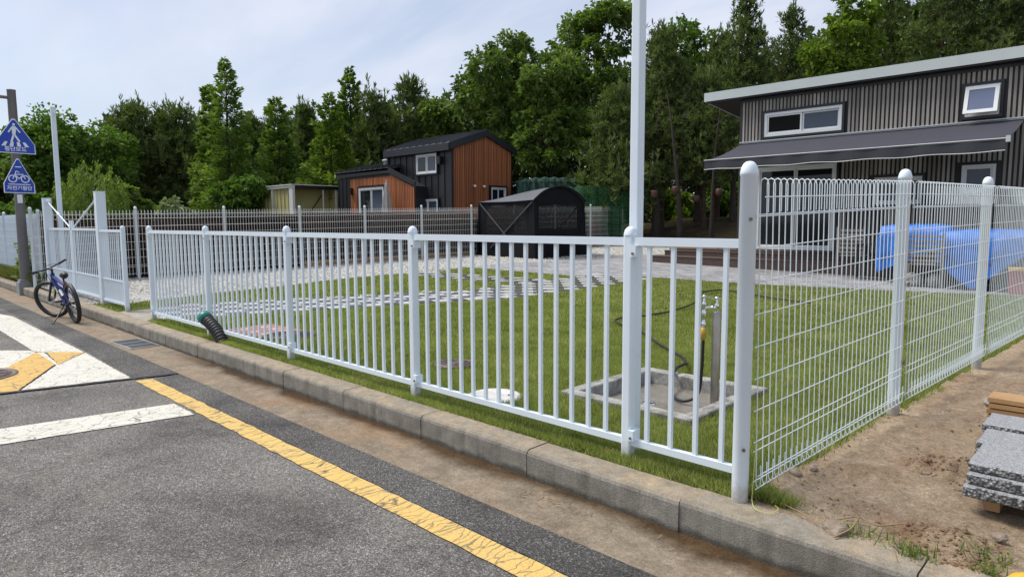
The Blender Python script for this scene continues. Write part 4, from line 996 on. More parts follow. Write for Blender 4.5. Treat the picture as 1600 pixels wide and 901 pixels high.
b = MB(); b.tube([(-0.03, 0.0, 0.0), (AL+0.03, 0.0, 0.0)], 0.045, 10); b.build('roller', M['valance'], aw)
for x0 in (0.5, AL-0.9):
    b = MB(); b.tube([(x0, -0.05, -0.10), (x0+0.75, -0.95, -0.36)], 0.022, 6); b.tube([(x0+0.75, -0.95, -0.36), (x0+0.15, -1.9, -0.60)], 0.020, 6); b.build('folding_arm', M['fascia'], aw)
b = MB(); b.box(AL, AL+0.07, -2.0, -1.9, -0.62, -0.50); b.build('end_cap', M['fascia'], aw)

# deck with steps
dk = thing('timber_deck', (-10.6, 16.6, 0), 0, 'dark brown composite deck with two steps in front of the grey cabin', 'deck')
def deckrun(name, x0, x1, y0, z, bw, nb, m=M['deck']):
    me = bm_mesh(bevelled(x0, x1, 0, bw-0.008, -0.028, 0, 0.003), name, m)
    for j in range(nb): link(name, me, dk, (0, y0+j*bw, z))
deckrun('step_board', -0.18, 12.0, 0.0, 0.385, 0.145, 3)
link('step_riser', MB().box(-0.16, 12.0, 0.015, 0.04, 0.1, 0.357).mesh('step_riser', M['deck']), dk)
deckrun('step_board', 0.12, 12.0, 0.43, 0.53, 0.145, 2)
link('step_riser', MB().box(0.14, 12.0, 0.445, 0.47, 0.1, 0.502).mesh('step_riser', M['deck']), dk)
deckrun('deck_board', 0.12, 1.95, 0.722, 0.575, 0.145, 18)
deckrun('deck_board', 1.95, 12.0, 0.722, 0.575, 0.145, 3)
link('deck_frame', MB().box(0.16, 12, 0.74, 1.15, 0.05, 0.545).box(0.16, 1.9, 1.16, 3.3, 0.05, 0.545).mesh('deck_frame', M['deck']), dk)
pk = tag(MB().box(-0.65, 0.65, -0.07, 0.07, 0, 0.045).build('timber_plank', M['pine_timber'], None, (-9.8, 17.62, 0.58), (0, 0, 0.22)), 'loose pale timber plank lying on the dark deck at its left end', 'plank')

# ---- small two-part house: local x = world x, front plane y = 17.59
HZ = 0.9
H1 = thing('tiny_house', (-24.86, 17.59, 0), 0, 'two storey tiny house in black standing seam and orange timber cladding with gable roof', 'house')
W1 = 4.23; D1 = 3.46
prof = [(0, 4.40), (1.83, 5.02), (D1, 4.40)]                 # gable profile in y, z
b = MB(); b.prism([(0, HZ-0.2), (0, 4.4), (1.83, 5.02), (D1, 4.4), (D1, HZ-0.2)], 0, W1, 'x'); b.build('wall', M['dark_seam'], H1)
# front seam panels
nP = 10; pw = W1/nP; cp = {}
wins = [(2.02, 3.38, 3.38, 4.18), (2.04, 3.42, 1.5, 2.33)]
for i in range(nP):
    sp = [(HZ, 4.36)]
    for o in wins:
        if (i+1)*pw > o[0]-0.08 and i*pw < o[1]+0.08:
            ns = []
            for a, c in sp:
                if o[3] <= a or o[2] >= c: ns.append((a, c))
                else:
                    if o[2]-0.1 > a: ns.append((a, o[2]-0.1))
                    if o[3]+0.1 < c: ns.append((o[3]+0.1, c))
            sp = ns
    for a, c in sp:
        key = round(c-a, 3)
        if key not in cp: bb = MB(); bb.box(0.004, pw-0.004, -0.012, -0.0005, 0, key); bb.box(-0.012, 0.012, -0.045, -0.0125, 0, key); cp[key] = bb.mesh('seam_panel', M['dark_seam'])
        link('seam_panel', cp[key], H1, (i*pw, 0, a))
for o in wins: window(H1, o[0], o[1], o[2], o[3], 2, y=-0.03, trim=M['dark_trim'], fw=0.06, panes=[M['glass'], M['glass_mid']])
# orange slats on the gable end (faces +x)
ns_ = 36; sw = D1/ns_
for i in range(1, ns_-1):
    y = i*sw; zt = (4.30+(5.02-4.4)*min(y/1.83, (D1-y)/(D1-1.83)))
    if 2.06 < y+sw/2 < 3.1:
        for a, c in ((HZ, 1.95), (2.92, zt)): link('timber_slat', MB().box(0.013, 0.042, 0, sw*0.68, a, c).mesh('timber_slat', M['orange_slat']), H1, (W1, y, 0))
    else: link('timber_slat', MB().box(0.013, 0.042, 0, sw*0.68, HZ, zt).mesh('timber_slat', M['orange_slat']), H1, (W1, y, 0))
b = MB(); b.prism([(0.06, HZ), (0.06, 4.34), (1.83, 4.94), (D1-0.06, 4.34), (D1-0.06, HZ)], W1+0.0005, W1+0.012, 'x'); b.build('timber_backing', M['orange_back'], H1)
Sd = Matrix.Translation(Vector((W1+0.02, 2.12, 0))) @ Matrix.Rotation(PI/2, 4, 'Z')
window(H1, 0.0, 0.9, 2.0, 2.84, 2, trim=M['dark_trim'], fw=0.05, side=Sd)
for yy in (1.15, 1.68):
    q = MB(); q.lathe([(0, 0.05), (0.05, 0.04), (0.06, 0), (0.05, -0.05), (0, -0.06)], 12, (W1+0.12, yy, 2.85)); q.tube([(W1+0.03, yy, 2.88), (W1+0.10, yy, 2.88)], 0.02, 6); q.build('wall_lamp', M['bulb'], H1)
q = MB(); q.box(3.52, 3.72, -0.20, -0.02, 3.72, 4.02); q.build('wall_lamp', M['black_metal'], H1)
# roof slabs and ribs
def roof_slab(root, x0, x1, pts, th, mat, ribs):
    """pts: (y, z) eave -> ridge"""
    (y0, z0), (y1, z1) = pts
    bb = MB(); bb.prism([(y0, z0), (y1, z1), (y1, z1+th), (y0, z0+th)], x0, x1, 'x'); rfo = bb.build('roof', mat, root)
    n = int((x1-x0)/ribs)
    me = MB(); me.prism([(y0, z0+th), (y1, z1+th), (y1, z1+th+0.05), (y0, z0+th+0.05)], -0.016, 0.016, 'x'); me = me.mesh('roof_rib', mat)
    for i in range(n+1): link('roof_rib', me, rfo, (x0+0.02+(x1-x0-0.04)*i/n, 0, 0.0005))
    return rfo
M['roof_metal'] = plain('dark_metal_roof', (0.085, 0.09, 0.10), 0.3, 0.5, 0.1)
roof_slab(H1, -0.12, W1+0.10, [(-0.18, 4.40), (1.83, 5.06)], 0.12, M['roof_metal'], 0.42)
roof_slab(H1, -0.12, W1+0.10, [(D1+0.18, 4.37), (1.831, 5.06)], 0.12, M['roof_metal'], 0.42)
b = MB(); b.box(-0.125, W1+0.105, -0.24, -0.182, 4.22, 4.50); b.build('eave_fascia', M['dark_trim'], H1)
for s_, (ya, yb) in ((0, (-0.2, 1.83)), (1, (1.831, D1+0.2))):
    za, zb_ = (4.33, 5.0) if s_ == 0 else (5.0, 4.32)
    b = MB(); b.prism([(ya, za-0.08), (yb, zb_-0.08), (yb, zb_+0.19), (ya, za+0.19)], W1+0.043, W1+0.14, 'x'); b.build('gable_trim', M['dark_trim'], H1)
b = MB(); b.tube([(-0.02, -0.06, HZ), (-0.02, -0.06, 4.3)], 0.04, 8); b.build('downpipe', M['dark_trim'], H1)

# annex
AX = thing('house_annex', (-28.1, 16.99, 0), 0, 'low orange clad annex with sliding glass door and dark metal roof beside the tiny house', 'house annex')
poly = [(0, HZ-0.2), (0, 3.44), (4.15, 3.48), (5.88, 2.86), (5.88, HZ-0.2)]
b = MB(); b.prism(poly, 0, 0.59, 'y'); b.build('wall', M['dark_seam'], AX)
b = MB(); b.prism([(1.02, HZ), (1.02, 3.36), (4.15, 3.40), (5.80, 2.82), (5.80, HZ)], -0.012, -0.0005, 'y'); b.build('timber_backing', M['orange_back'], AX)
k = 0; x = 1.04
while x < 5.76:
    zt = 3.34 if x < 4.15 else 3.40-(x-4.15)*0.358
    if 1.66 < x+0.04 < 3.82:
        link('timber_slat', MB().box(0, 0.075, -0.04, -0.0125, 3.02, zt).mesh('timber_slat', M['orange_slat']), AX, (x, 0, 0))
    else: link('timber_slat', MB().box(0, 0.075, -0.04, -0.0125, HZ, zt).mesh('timber_slat', M['orange_slat']), AX, (x, 0, 0))
    x += 0.112
window(AX, 1.76, 3.72, 0.92, 2.92, 2, y=-0.03, trim=M['dark_trim'], fw=0.08, name='sliding_door', panes=[M['glass'], M['glass_mid']])
for i in range(3): link('seam_panel', MB().box(0.01, 0.32, -0.02, -0.0005, HZ, 3.4).box(-0.012, 0.012, -0.045, -0.021, HZ, 3.4).mesh('seam_panel', M['dark_seam']), AX, (0.0+i*0.335, 0, 0))
b = MB(); b.prism([(-0.1, 3.44), (-0.1, 3.66), (4.15, 3.70), (5.95, 3.05), (5.95, 2.87), (4.15, 3.48)], -0.10, -0.041, 'y'); b.build('roof_trim', M['dark_trim'], AX)
roof_slab(AX, -0.15, 4.1, [(-0.10, 3.60), (1.6, 4.02)], 0.10, M['roof_metal'], 0.42)
b = MB(); b.lathe([(0.10, 0), (0.10, 0.22), (0.16, 0.23), (0.16, 0.30), (0, 0.34)], 12, (2.1, 1.2, 3.95)); b.build('roof_vent', M['fascia'], AX)
q = MB(); q.box(1.08, 1.28, -0.18, -0.045, 2.65, 2.95); q.build('wall_lamp', M['black_metal'], AX)
# folded parasol leaning by the annex
pa = thing('folded_parasol', (-23.72, 16.6, 1.0), 0, 'folded pale grey parasol standing in front of the orange annex wall', 'parasol')
q = MB(); q.lathe([(0.02, 0.0), (0.02, 2.2)], 8); q.build('pole', M['pvc'], pa)
q = MB(); ring = []
for r, z in ((0.16, 0.55), (0.20, 0.7), (0.17, 1.1), (0.12, 1.6), (0.07, 1.95), (0.02, 2.1)): ring += [(r*(1+0.25*(j % 2))*math.cos(2*PI*j/12), r*(1+0.25*(j % 2))*math.sin(2*PI*j/12), z) for j in range(12)]
q.add(ring, [(i*12+j, i*12+(j+1) % 12, (i+1)*12+(j+1) % 12, (i+1)*12+j) for i in range(5) for j in range(12)]); q.build('canopy', plain('grey_white_canvas', (0.38, 0.36, 0.33), 0.8), pa)

# ---- open shed left of the annex: sheet walled front, open side with a dark interior
sh = thing('open_shed', (-32.75, 15.08, 0), 0, 'low white framed shed with olive sheet walls and an open side left of the annex', 'shed')
SLn, SDp, SH = 3.85, 2.3, 2.98
b = MB(); b.box(0.12, SLn-0.32, 0.02, 0.05, 0.7, SH); b.build('wall_panel', M['olive'], sh)
for i in range(9): link('wall_rib', MB().box(0, 0.04, -0.02, 0.019, 0.7, SH).mesh('wall_rib', M['olive']), sh, (0.25+i*0.38, 0, 0))
for x0, w, y0 in ((-0.05, 0.15, -0.08), (1.75, 0.09, -0.06), (SLn-0.30, 0.34, -0.08)): link('post', MB().box(0, w, 0, 0.12, 0.7, SH).mesh('post', M['shed_white']), sh, (x0, y0, 0))
b = MB(); b.box(-0.1, SLn+0.06, -0.10, 0.04, SH+0.001, SH+0.13); b.build('front_beam', M['shed_white'], sh)
b = MB(); b.box(-0.15, SLn+0.10, -0.15, SDp+0.1, SH+0.131, SH+0.17); b.build('roof', M['shed_white'], sh)
b = MB(); b.box(SLn-0.02, SLn+0.06, 0.05, SDp, SH-0.02, SH+0.12); b.build('side_beam', M['black_metal'], sh)
b = MB(); b.box(SLn-0.75, SLn-0.70, 0.06, SDp-0.06, 0.7, SH); b.box(0.0, SLn, SDp-0.05, SDp, 0.7, SH); b.box(0.0, 0.05, 0.06, SDp-0.06, 0.7, SH); b.build('inner_wall', M['olive'], sh)
link('inner_post', MB().box(0, 0.06, 0, 0.06, 0.7, SH).mesh('inner_post', M['shed_white']), sh, (SLn-0.06, SDp-0.12, 0))
link('inner_post', MB().box(0, 0.05, 0, 0.05, 0.7, SH).mesh('inner_post', M['shed_white']), sh, (SLn-0.06, 1.5, 0))
b = MB(); b.tube([(SLn-0.5, 0.3, 0.9), (SLn-0.5, 1.8, 2.8)], 0.025, 6); b.build('brace', M['black_metal'], sh)

# ---- netting cages behind the tent
def cage(name, x0, y0, L, D, z0, z1, ang, mat, label, ridge=0.25):
    t = thing(name, (x0, y0, z0), ang, label, 'net cage'); H = z1-z0
    nb = 10
    for i in range(nb+1):
        xx = L*i/nb; zz = H+ridge*math.sin(PI*i/nb)
        hpm = MB().tube([(xx, 0, 0), (xx, 0, zz)], 0.018, 5).mesh('hoop_post', mat); link('hoop_post', hpm, t); link('hoop_post', hpm, t, (0, D, 0))
    V = []; F = []; N_ = 44
    for j in range(5):
        for i in range(N_+1):
            f = i/N_; H2 = H+ridge*math.sin(PI*f)
            V.append((L*f, [0.03, 0.0, 0.5*D, D, D-0.03][j] + (0.05*math.sin(i*1.9) if j in (0, 4) else 0.02*math.sin(i)), [0, H2, H2+0.12, H2, 0][j]-0.03*math.sin(i*0.9)))
    for j in range(4):
        for i in range(N_): a = j*(N_+1)+i; F.append((a, a+1, a+N_+2, a+N_+1))
    nm = MB(); nm.add(V, F, True); nm.build('netting', mat, t)
    for z in (0.35*H, 0.7*H, H*0.98): link('wire_line', MB().tube([(0, -0.03, z), (L, -0.03, z)], 0.014, 4).mesh('wire_line', mat), t)
    return t
cage('green_net_cage', -17.9, 20.35, 3.2, 2.5, 0.6, 2.5, math.radians(43), M['net_green'], 'bright green net cage behind the black tent')
cage('teal_net_cage', -19.6, 20.3, 2.6, 2.0, 0.9, 3.08, math.radians(40), M['net_teal'], 'teal shade cloth enclosure between the orange house and the green net', 0.08)
# ================================================================== THINGS IN THE YARD
# ---- black screen tent
tn = thing('screen_tent', (-13.88, 15.12, 0.22), 0, 'black pop up screen tent with mesh windows and curved charcoal roof on the gravel', 'tent')
TL, TD, TH_ = 2.45, 2.40, 1.80                                # runs to -x and +y from its near corner
def bar(b, a, c, r=0.022): b.tube([a, c], r, 6)
corn = [(0, 0), (-TL, 0), (-TL, TD), (0, TD)]
for (x, y) in corn:
    ox = 0.05 if x == 0 else -0.12; oy = -0.0 if y == 0 else 0.1
    q = MB(); q.tube([(x+ox, y+oy, 0), (x, y, TH_)], 0.045, 8); q.build('leg', M['tent'], tn)
def panel_x(name, y, x0, x1, cuts, mat, flare=0.0):
    """fabric wall in plane y with a window (cuts: x0,x1,z0,z1) filled with mesh"""
    q = MB(); cx0, cx1, cz0, cz1 = cuts
    for a, c, z0, z1 in ((x0, cx0, 0, TH_), (cx1, x1, 0, TH_), (cx0, cx1, 0, cz0), (cx0, cx1, cz1, TH_)): q.box(a, c, y-0.006, y+0.006, z0, z1)
    w_ = q.build(name, M['tent'], tn); q = MB(); q.box(cx0, cx1, y-0.003, y+0.003, cz0, cz1); q.build('mesh_window', M['tent_mesh'], w_); return w_
def panel_y(name, x, y0, y1, cuts):
    q = MB(); c0, c1, z0, z1 = cuts
    for a, c, za, zb_ in ((y0, c0, 0, TH_), (c1, y1, 0, TH_), (c0, c1, 0, z0), (c0, c1, z1, TH_)): q.box(x-0.006, x+0.006, a, c, za, zb_)
    w_ = q.build(name, M['tent'], tn); q = MB(); q.box(x-0.003, x+0.003, c0, c1, z0, z1); q.build('mesh_window', M['tent_mesh'], w_); return w_
panel_x('front_wall', 0, -TL+0.02, -0.02, (-TL+0.22, -0.2, 0.85, TH_-0.12), None)
panel_x('back_wall', TD, -TL+0.02, -0.02, (-TL+0.15, -0.15, 0.75, TH_-0.08), None)
panel_y('side_wall', 0.0, 0.02, TD-0.02, (0.22, TD-0.3, 0.92, TH_-0.08))
panel_y('side_wall', -TL, 0.02, TD-0.02, (0.15, TD-0.15, 0.75, TH_-0.08))
for (a, c) in (((-TL+0.05, -0.03, TH_-0.05), (-0.9, -0.03, 0.45)), ((-0.05, -0.03, TH_-0.05), (-1.9, -0.03, 0.30))):
    q = MB(); bar(q, a, c, 0.026); q.build('cross_bar', M['tent_bar'], tn)
for (a, c) in (((-0.03, 0.05, TH_-0.9), (-0.03, 1.0, 0.7)), ((-0.03, TD-0.1, TH_-0.1), (-0.03, 1.1, 0.75))):
    q = MB(); bar(q, (a[0]-0.06, a[1], a[2]), (c[0]-0.06, c[1], c[2]), 0.024); q.build('cross_bar', M['tent_bar'], tn)
# flared skirt flap at the far left leg and folds at the foot
q = MB(); q.add([(-TL, 0, TH_), (-TL-0.30, 0.2, 0.0), (-TL-0.02, -0.03, 0.0), (-TL-0.30, 0.5, 0.0), (-TL-0.02, 0.4, TH_-0.1)], [(0, 1, 2), (0, 4, 3, 1)]); q.build('side_flap', M['tent'], tn)
q = MB(); q.add([(0.01, TD, TH_), (0.10, TD+0.05, 0.0), (0.02, TD-0.4, 0.0), (0.10, TD+0.15, 0.0)], [(0, 2, 1), (0, 1, 3)]); q.build('side_flap', M['tent'], tn)
vs = []; fs = []
for i in range(41): y = 0.05+(TD-0.1)*i/40; vs += [(0.02+0.025*math.sin(i*1.7), y, 0.62), (0.05+0.06*math.sin(i*1.7+0.6), y, 0.01)]
q = MB(); q.add(vs, [(2*i, 2*i+1, 2*i+3, 2*i+2) for i in range(40)], True); q.build('skirt', M['tent'], tn)
# roof: arch across y, sagging slightly along x
def arch(y): t = y/TD; return TH_+0.02+0.44*math.sin(PI*min(1, max(0, t)))**0.72
N1, N2 = 12, 20; V = []; F = []
for i in range(N1+1):
    fx_ = i/N1
    for j in range(N2+1):
        y = -0.05+(TD+0.1)*j/N2; k_ = 1-0.85*(fx_)**2.0
        V.append((0.06-(TL+0.12)*fx_, y, TH_+(arch(y)-TH_)*k_ - 0.03*math.sin(PI*fx_)))
for i in range(N1):
    for j in range(N2): a = i*(N2+1)+j; F.append((a, a+1, a+N2+2, a+N2+1))
q = MB(); q.add(V, F, True); q.add([(v[0], v[1], v[2]-0.012) for v in V], [tuple(reversed(f)) for f in F], True); rf_ = q.build('roof', M['tent_roof'], tn)
q = MB(); q.tube([V[j] for j in range(N2+1)], 0.03, 6); q.build('roof_seam', M['tent'], rf_)
q = MB(); pts = [(-0.0, y, arch(y)-0.03) for y in np.linspace(0.02, TD-0.02, 20)]
q.add([p for p in pts]+[(0.0, p[1], TH_-0.02) for p in pts], [(i, i+1, 20+i+1, 20+i) for i in range(19)]); q.build('gable_panel', M['tent'], tn)
# folding table with odds and ends inside
ft = thing('camping_table', (-14.9, 16.3, 0.24), 0.1, 'dark camping table standing inside the black tent', 'table')
q = MB(); q.box(-0.7, 0.7, -0.35, 0.35, 0.68, 0.72); q.build('tabletop', M['black_metal'], ft)
for sx in (-0.6, 0.6):
    for sy in (-0.3, 0.3): link('leg', MB().tube([(0, 0, 0), (0, 0, 0.68)], 0.02, 6).mesh('leg', M['alu']), ft, (sx, sy, 0))

# ---- basin with stainless tap post and hose
bs = thing('washing_basin', (-2.75, 4.52, 0), 0, 'square concrete washing basin sunk in the lawn with pale rim', 'basin')
w_, d_ = 0.57, 0.60; tk = 0.105
for (x0, x1, y0, y1) in ((-w_, w_, -d_, -d_+tk), (-w_, w_, d_-tk, d_), (-w_, -w_+tk, -d_+tk+0.001, d_-tk-0.001), (w_-tk, w_, -d_+tk+0.001, d_-tk-0.001)):
    me = bm_mesh(bevelled(x0, x1, y0, y1, -0.20, 0.038, 0.008), 'rim', M['basin']); link('rim', me, bs)
q = MB(); q.box(-w_+0.05, w_-0.05, -d_+0.05, d_-0.05, -0.25, -0.075); q.build('floor', M['basin_floor'], bs)
q = MB(); q.lathe([(0.028, 0.0), (0.036, 0.006), (0.05, 0.006), (0.052, -0.005)], 20, (-0.08, -0.10, -0.073)); q.lathe([(0, -0.0), (0.03, -0.0)], 16, (-0.08, -0.10, -0.072)); q.build('drain', [M['chrome']], bs)
q = MB(); q.lathe([(0, 0.0015), (0.029, 0.0015)], 16, (-0.08, -0.10, -0.072)); q.build('drain_hole_shade', M['interior'], bs)  # black disc painted as the shaded hole of the drain
tp = thing('tap_post', (-2.42, 4.70, -0.075), 0, 'round stainless steel tap post with two chrome valves in the basin corner', 'tap post')
q = MB(); q.lathe([(0.033, 0.0), (0.033, 0.735), (0.031, 0.742), (0, 0.744)], 24); q.build('column', M['steel'], tp)
q = MB(); q.lathe([(0.055, 0), (0.055, 0.008), (0.034, 0.012)], 20); q.build('base_plate', M['steel'], tp)
def valve(px, py, z, nm='valve'):
    q = MB(); q.lathe([(0.013, 0), (0.013, 0.03), (0.018, 0.035), (0.018, 0.055), (0.009, 0.06), (0.009, 0.095)], 12, (px, py, z))
    v = q.build(nm, M['chrome'], tp)
    q = MB(); q.lathe([(0, 0.112), (0.012, 0.112), (0.016, 0.100), (0.012, 0.092), (0, 0.092)], 10, (px, py, z))
    for a in range(4): q.box(0.0, 0.045, -0.008, 0.008, 0.095, 0.108, Matrix.Translation(Vector((px, py, z))) @ Matrix.Rotation(a*PI/2+0.5, 4, 'Z'))
    q.build('handle', M['chrome'], v); return v
valve(0, 0, 0.742)
hx, hy = -0.070, -0.068
q = MB(); q.tube([(0, 0, 0.765), (hx*0.5, hy*0.5, 0.775), (hx, hy, 0.765)], 0.011, 8); q.tube([(hx*0.35, hy*0.35, 0.771), (hx*0.6, hy*0.6, 0.773)], 0.016, 8); q.build('arm', M['chrome'], tp)
valve(hx, hy, 0.755)
q = MB(); q.lathe([(0.011, 0.76), (0.019, 0.74), (0.019, 0.70), (0.013, 0.69), (0.013, 0.66), (0.020, 0.655), (0.020, 0.625), (0, 0.625)][::-1], 12, (hx, hy, 0)); q.build('spout', M['chrome'], tp)
q = MB(); q.lathe([(0, 0.52), (0.013, 0.52), (0.021, 0.58), (0.018, 0.624), (0, 0.625)], 12, (hx, hy, 0)); q.build('hose_connector', M['amber'], tp)
hb = Vector((-2.42+hx, 4.70+hy, 0.45))
def catmull(P, n=8):
    P = [Vector(p) for p in P]; P = [P[0]*2-P[1]]+P+[P[-1]*2-P[-2]]; out = []
    for i in range(1, len(P)-2):
        for k in range(n):
            t = k/n; out.append(0.5*((2*P[i])+(P[i+1]-P[i-1])*t+(2*P[i-1]-5*P[i]+4*P[i+1]-P[i+2])*t*t+(3*P[i]-P[i-1]-3*P[i+1]+P[i+2])*t**3))
    out.append(P[-2]); return out
hose_pts = [hb+Vector((0, 0, 0.0)), hb+Vector((-0.006, -0.0, -0.22)), hb+Vector((-0.02, -0.02, -0.42)), (-2.58, 4.58, -0.035), (-2.68, 4.60, -0.05), (-2.80, 4.70, -0.03), (-2.92, 4.92, 0.03), (-2.98, 5.08, 0.08), (-2.99, 5.22, 0.09), (-3.10, 5.45, 0.05), (-3.34, 5.78, 0.03), (-3.8, 6.15, 0.035), (-4.05, 6.39, 0.03), (-4.44, 6.75, 0.03), (-5.0, 7.1, 0.03), (-5.3, 7.45, 0.03), (-5.19, 7.95, 0.035), (-5.17, 8.66, 0.035), (-5.4, 9.72, 0.04), (-5.85, 10.7, 0.05), (-6.1, 11.3, 0.05), (-5.9, 11.86, 0.05), (-4.8, 11.2, 0.05), (-4.0, 10.9, 0.05)]
tag(MB().tube(catmull(hose_pts), 0.0125, 8).build('garden_hose', M['black']), 'black rubber hose running from the tap through the basin and across the lawn', 'hose')

# ---- corrugated drain pipe with green cap
dp = thing('drain_pipe', (-7.62, 3.055, -0.02), 0, 'short black corrugated pipe with green cap sticking out of the grass by the kerb', 'pipe')
ax = [Vector((0, 0, -0.02)), Vector((-0.10, -0.012, 0.10)), Vector((-0.22, -0.03, 0.19)), Vector((-0.37, -0.05, 0.265))]
cl = catmull(ax, 16); pts = []; rad = []
for i, p in enumerate(cl): pts.append(p); rad.append(0.062+0.009*(1 if (i % 4) < 2 else 0))
q = MB(); q.tube(pts, rad, 18); q.build('corrugated_tube', M['black'], dp)
e0 = cl[-1]; dd = (cl[-1]-cl[-2]).normalized(); q = MB(); q.tube([e0-dd*0.03, e0-dd*0.029, e0+dd*0.055, e0+dd*0.065], [0.02, 0.078, 0.078, 0.066], 18)
for a in range(4):
    an = a*PI/2+0.4; s1 = dd.orthogonal().normalized(); s2 = dd.cross(s1); c_ = e0+dd*0.068+(s1*math.cos(an)+s2*math.sin(an))*0.035; q.tube([c_-dd*0.01, c_+dd*0.012], 0.014, 6)
q.build('cap', M['green_cap'], dp)

# ---- terrace furniture
def slat_chair(x, y, z, rz, w, label, name='slatted_chair', arms=False):
    t = thing(name, (x, y, z), rz, label, 'chair' if w < 0.6 else 'bench')
    for i in range(6): link('back_slat', MB().box(-w/2, w/2, -0.012, 0.012, 0, 0.05).mesh('back_slat', M['teak']), t, (0, 0.0, 0.50+i*0.095), (0.12, 0, 0))
    for i in range(5): link('seat_slat', MB().box(-w/2, w/2, 0, 0.065, 0, 0.02).mesh('seat_slat', M['teak']), t, (0, 0.05+i*0.08, 0.43))
    for s in (-1, 1):
        link('leg', MB().box(-0.02, 0.02, -0.02, 0.02, 0, 1.08).mesh('leg', M['teak']), t, (s*(w/2+0.02), 0.03, 0), (0.04, 0, 0))
        link('leg', MB().box(-0.02, 0.02, -0.02, 0.02, 0, 0.44).mesh('leg', M['teak']), t, (s*(w/2+0.02), 0.45, 0))
        if arms: link('arm_rest', MB().box(-0.03, 0.03, 0.0, 0.5, 0.63, 0.655).mesh('arm_rest', M['teak']), t, (s*(w/2+0.03), 0, 0))
    return t
slat_chair(-4.96, 15.7, 0.14, 0.05, 0.50, 'grey weathered slatted garden chair on the paving near the sliding door')
slat_chair(-3.40, 15.05, 0.04, 0.05, 0.62, 'grey weathered slatted bench in front of the blue tarpaulins', 'slatted_bench', True)
# dark dining table behind
dt = thing('garden_table', (-4.55, 16.0, 0.12), 0, 'dark garden table between the slatted chair and the first blue tarpaulin', 'table')
q = MB(); q.box(-0.30, 0.42, -0.35, 0.35, 0.70, 0.74); q.build('tabletop', M['black_metal'], dt)
for sx, sy in ((-0.26, -0.3), (0.38, -0.3), (-0.26, 0.3), (0.38, 0.3)): link('leg', MB().box(-0.025, 0.025, -0.025, 0.025, 0, 0.7).mesh('leg', M['black_metal']), dt, (sx, sy, 0))
def tarp(name, x, y, z, L, D, H, hang, label, seed, corner_drop):
    """sheet draped over a table-sized load: flat top, hanging folds of uneven length"""
    t = thing(name, (x, y, z), 0, label, 'tarpaulin'); N = 56; r = random.Random(seed)
    per = []
    for i in range(N):
        a = i/N*4; s = int(a); f = a-s
        c = [(-L/2, -D/2), (L/2, -D/2), (L/2, D/2), (-L/2, D/2)]; p, q_ = c[s], c[(s+1) % 4]
        per.append((p[0]+(q_[0]-p[0])*f, p[1]+(q_[1]-p[1])*f, f, s))
    V = []; ph = r.random()*6
    for lv in range(6):
        for i, (px, py, f, s) in enumerate(per):
            if lv == 0: k = 0.0; V.append((px*0.55, py*0.55, H+0.05+0.02*math.sin(i)))
            elif lv == 1: V.append((px*0.98, py*0.98, H+0.02*math.sin(i*1.9+ph)))
            else:
                tt = (lv-1)/4; drop = hang(s, f); wv = 0.05*math.sin(i*1.7+ph)*tt+0.03*math.sin(i*3.1)*tt
                n_ = [(0, -1), (1, 0), (0, 1), (-1, 0)][s]
                V.append((px*1.0+n_[0]*(0.03+wv), py+n_[1]*(0.03+wv), H-drop*tt))
    F = [(lv*N+i, lv*N+(i+1) % N, (lv+1)*N+(i+1) % N, (lv+1)*N+i) for lv in range(5) for i in range(N)]+[tuple(range(N))[::-1]]
    q = MB(); q.add(V, F, True); q.build('sheet', M['tarp'], t); return t
tarp('blue_tarpaulin', -3.72, 15.95, 0.12, 1.25, 0.8, 1.10, lambda s, f: 0.75 if s == 3 else (0.35+0.6*(1-f) if s == 0 else 0.4), 'blue tarpaulin draped over stacked garden furniture left of the slatted bench', 3, 0)
tarp('blue_tarpaulin', -2.15, 15.75, 0.06, 2.1, 1.1, 1.06, lambda s, f: (0.35+0.75*max(0, 1-abs(f-0.28)/0.42) if s == 0 else 0.7), 'wide blue tarpaulin over a long garden table with one corner hanging to the ground', 5, 0)
st = tag(bpy.data.objects.new('round_stone', None), 'a', 'stone'); bpy.data.objects.remove(st)
def boulder(name, x, y, z, r, m, label, cat, sq=0.75, seed=0):
    bm = bmesh.new(); bmesh.ops.create_icosphere(bm, subdivisions=3, radius=r); rr = random.Random(seed); o = Vector((rr.random()*9, rr.random()*9, 0))
    from mathutils import noise as N
    for v in bm.verts: v.co *= 1+0.35*N.noise(v.co/r*1.1+o)+0.12*N.noise(v.co/r*3+o); v.co.z *= sq
    return tag(link(name, bm_mesh(bm, name, m), None, (x, y, z)), label, cat)
boulder('garden_stone', -3.62, 15.3, 0.14, 0.17, M['stone'], 'left of two rounded grey stones under the slatted bench', 'stone', 0.95, 1)
boulder('garden_stone', -3.25, 15.35, 0.14, 0.16, M['stone'], 'right of two rounded grey stones under the slatted bench', 'stone', 0.95, 2)
q = thing('storage_box', (-1.75, 15.2, 0.02), 0.2, 'dull red storage box with yellow rim beside the hanging blue tarpaulin', 'box')
MB().box(-0.28, 0.28, -0.2, 0.2, 0, 0.42).build('box_body', M['red_plastic'], q); MB().box(-0.30, 0.30, -0.22, 0.22, 0.421, 0.47).build('lid', M['yellow_plastic'], q)

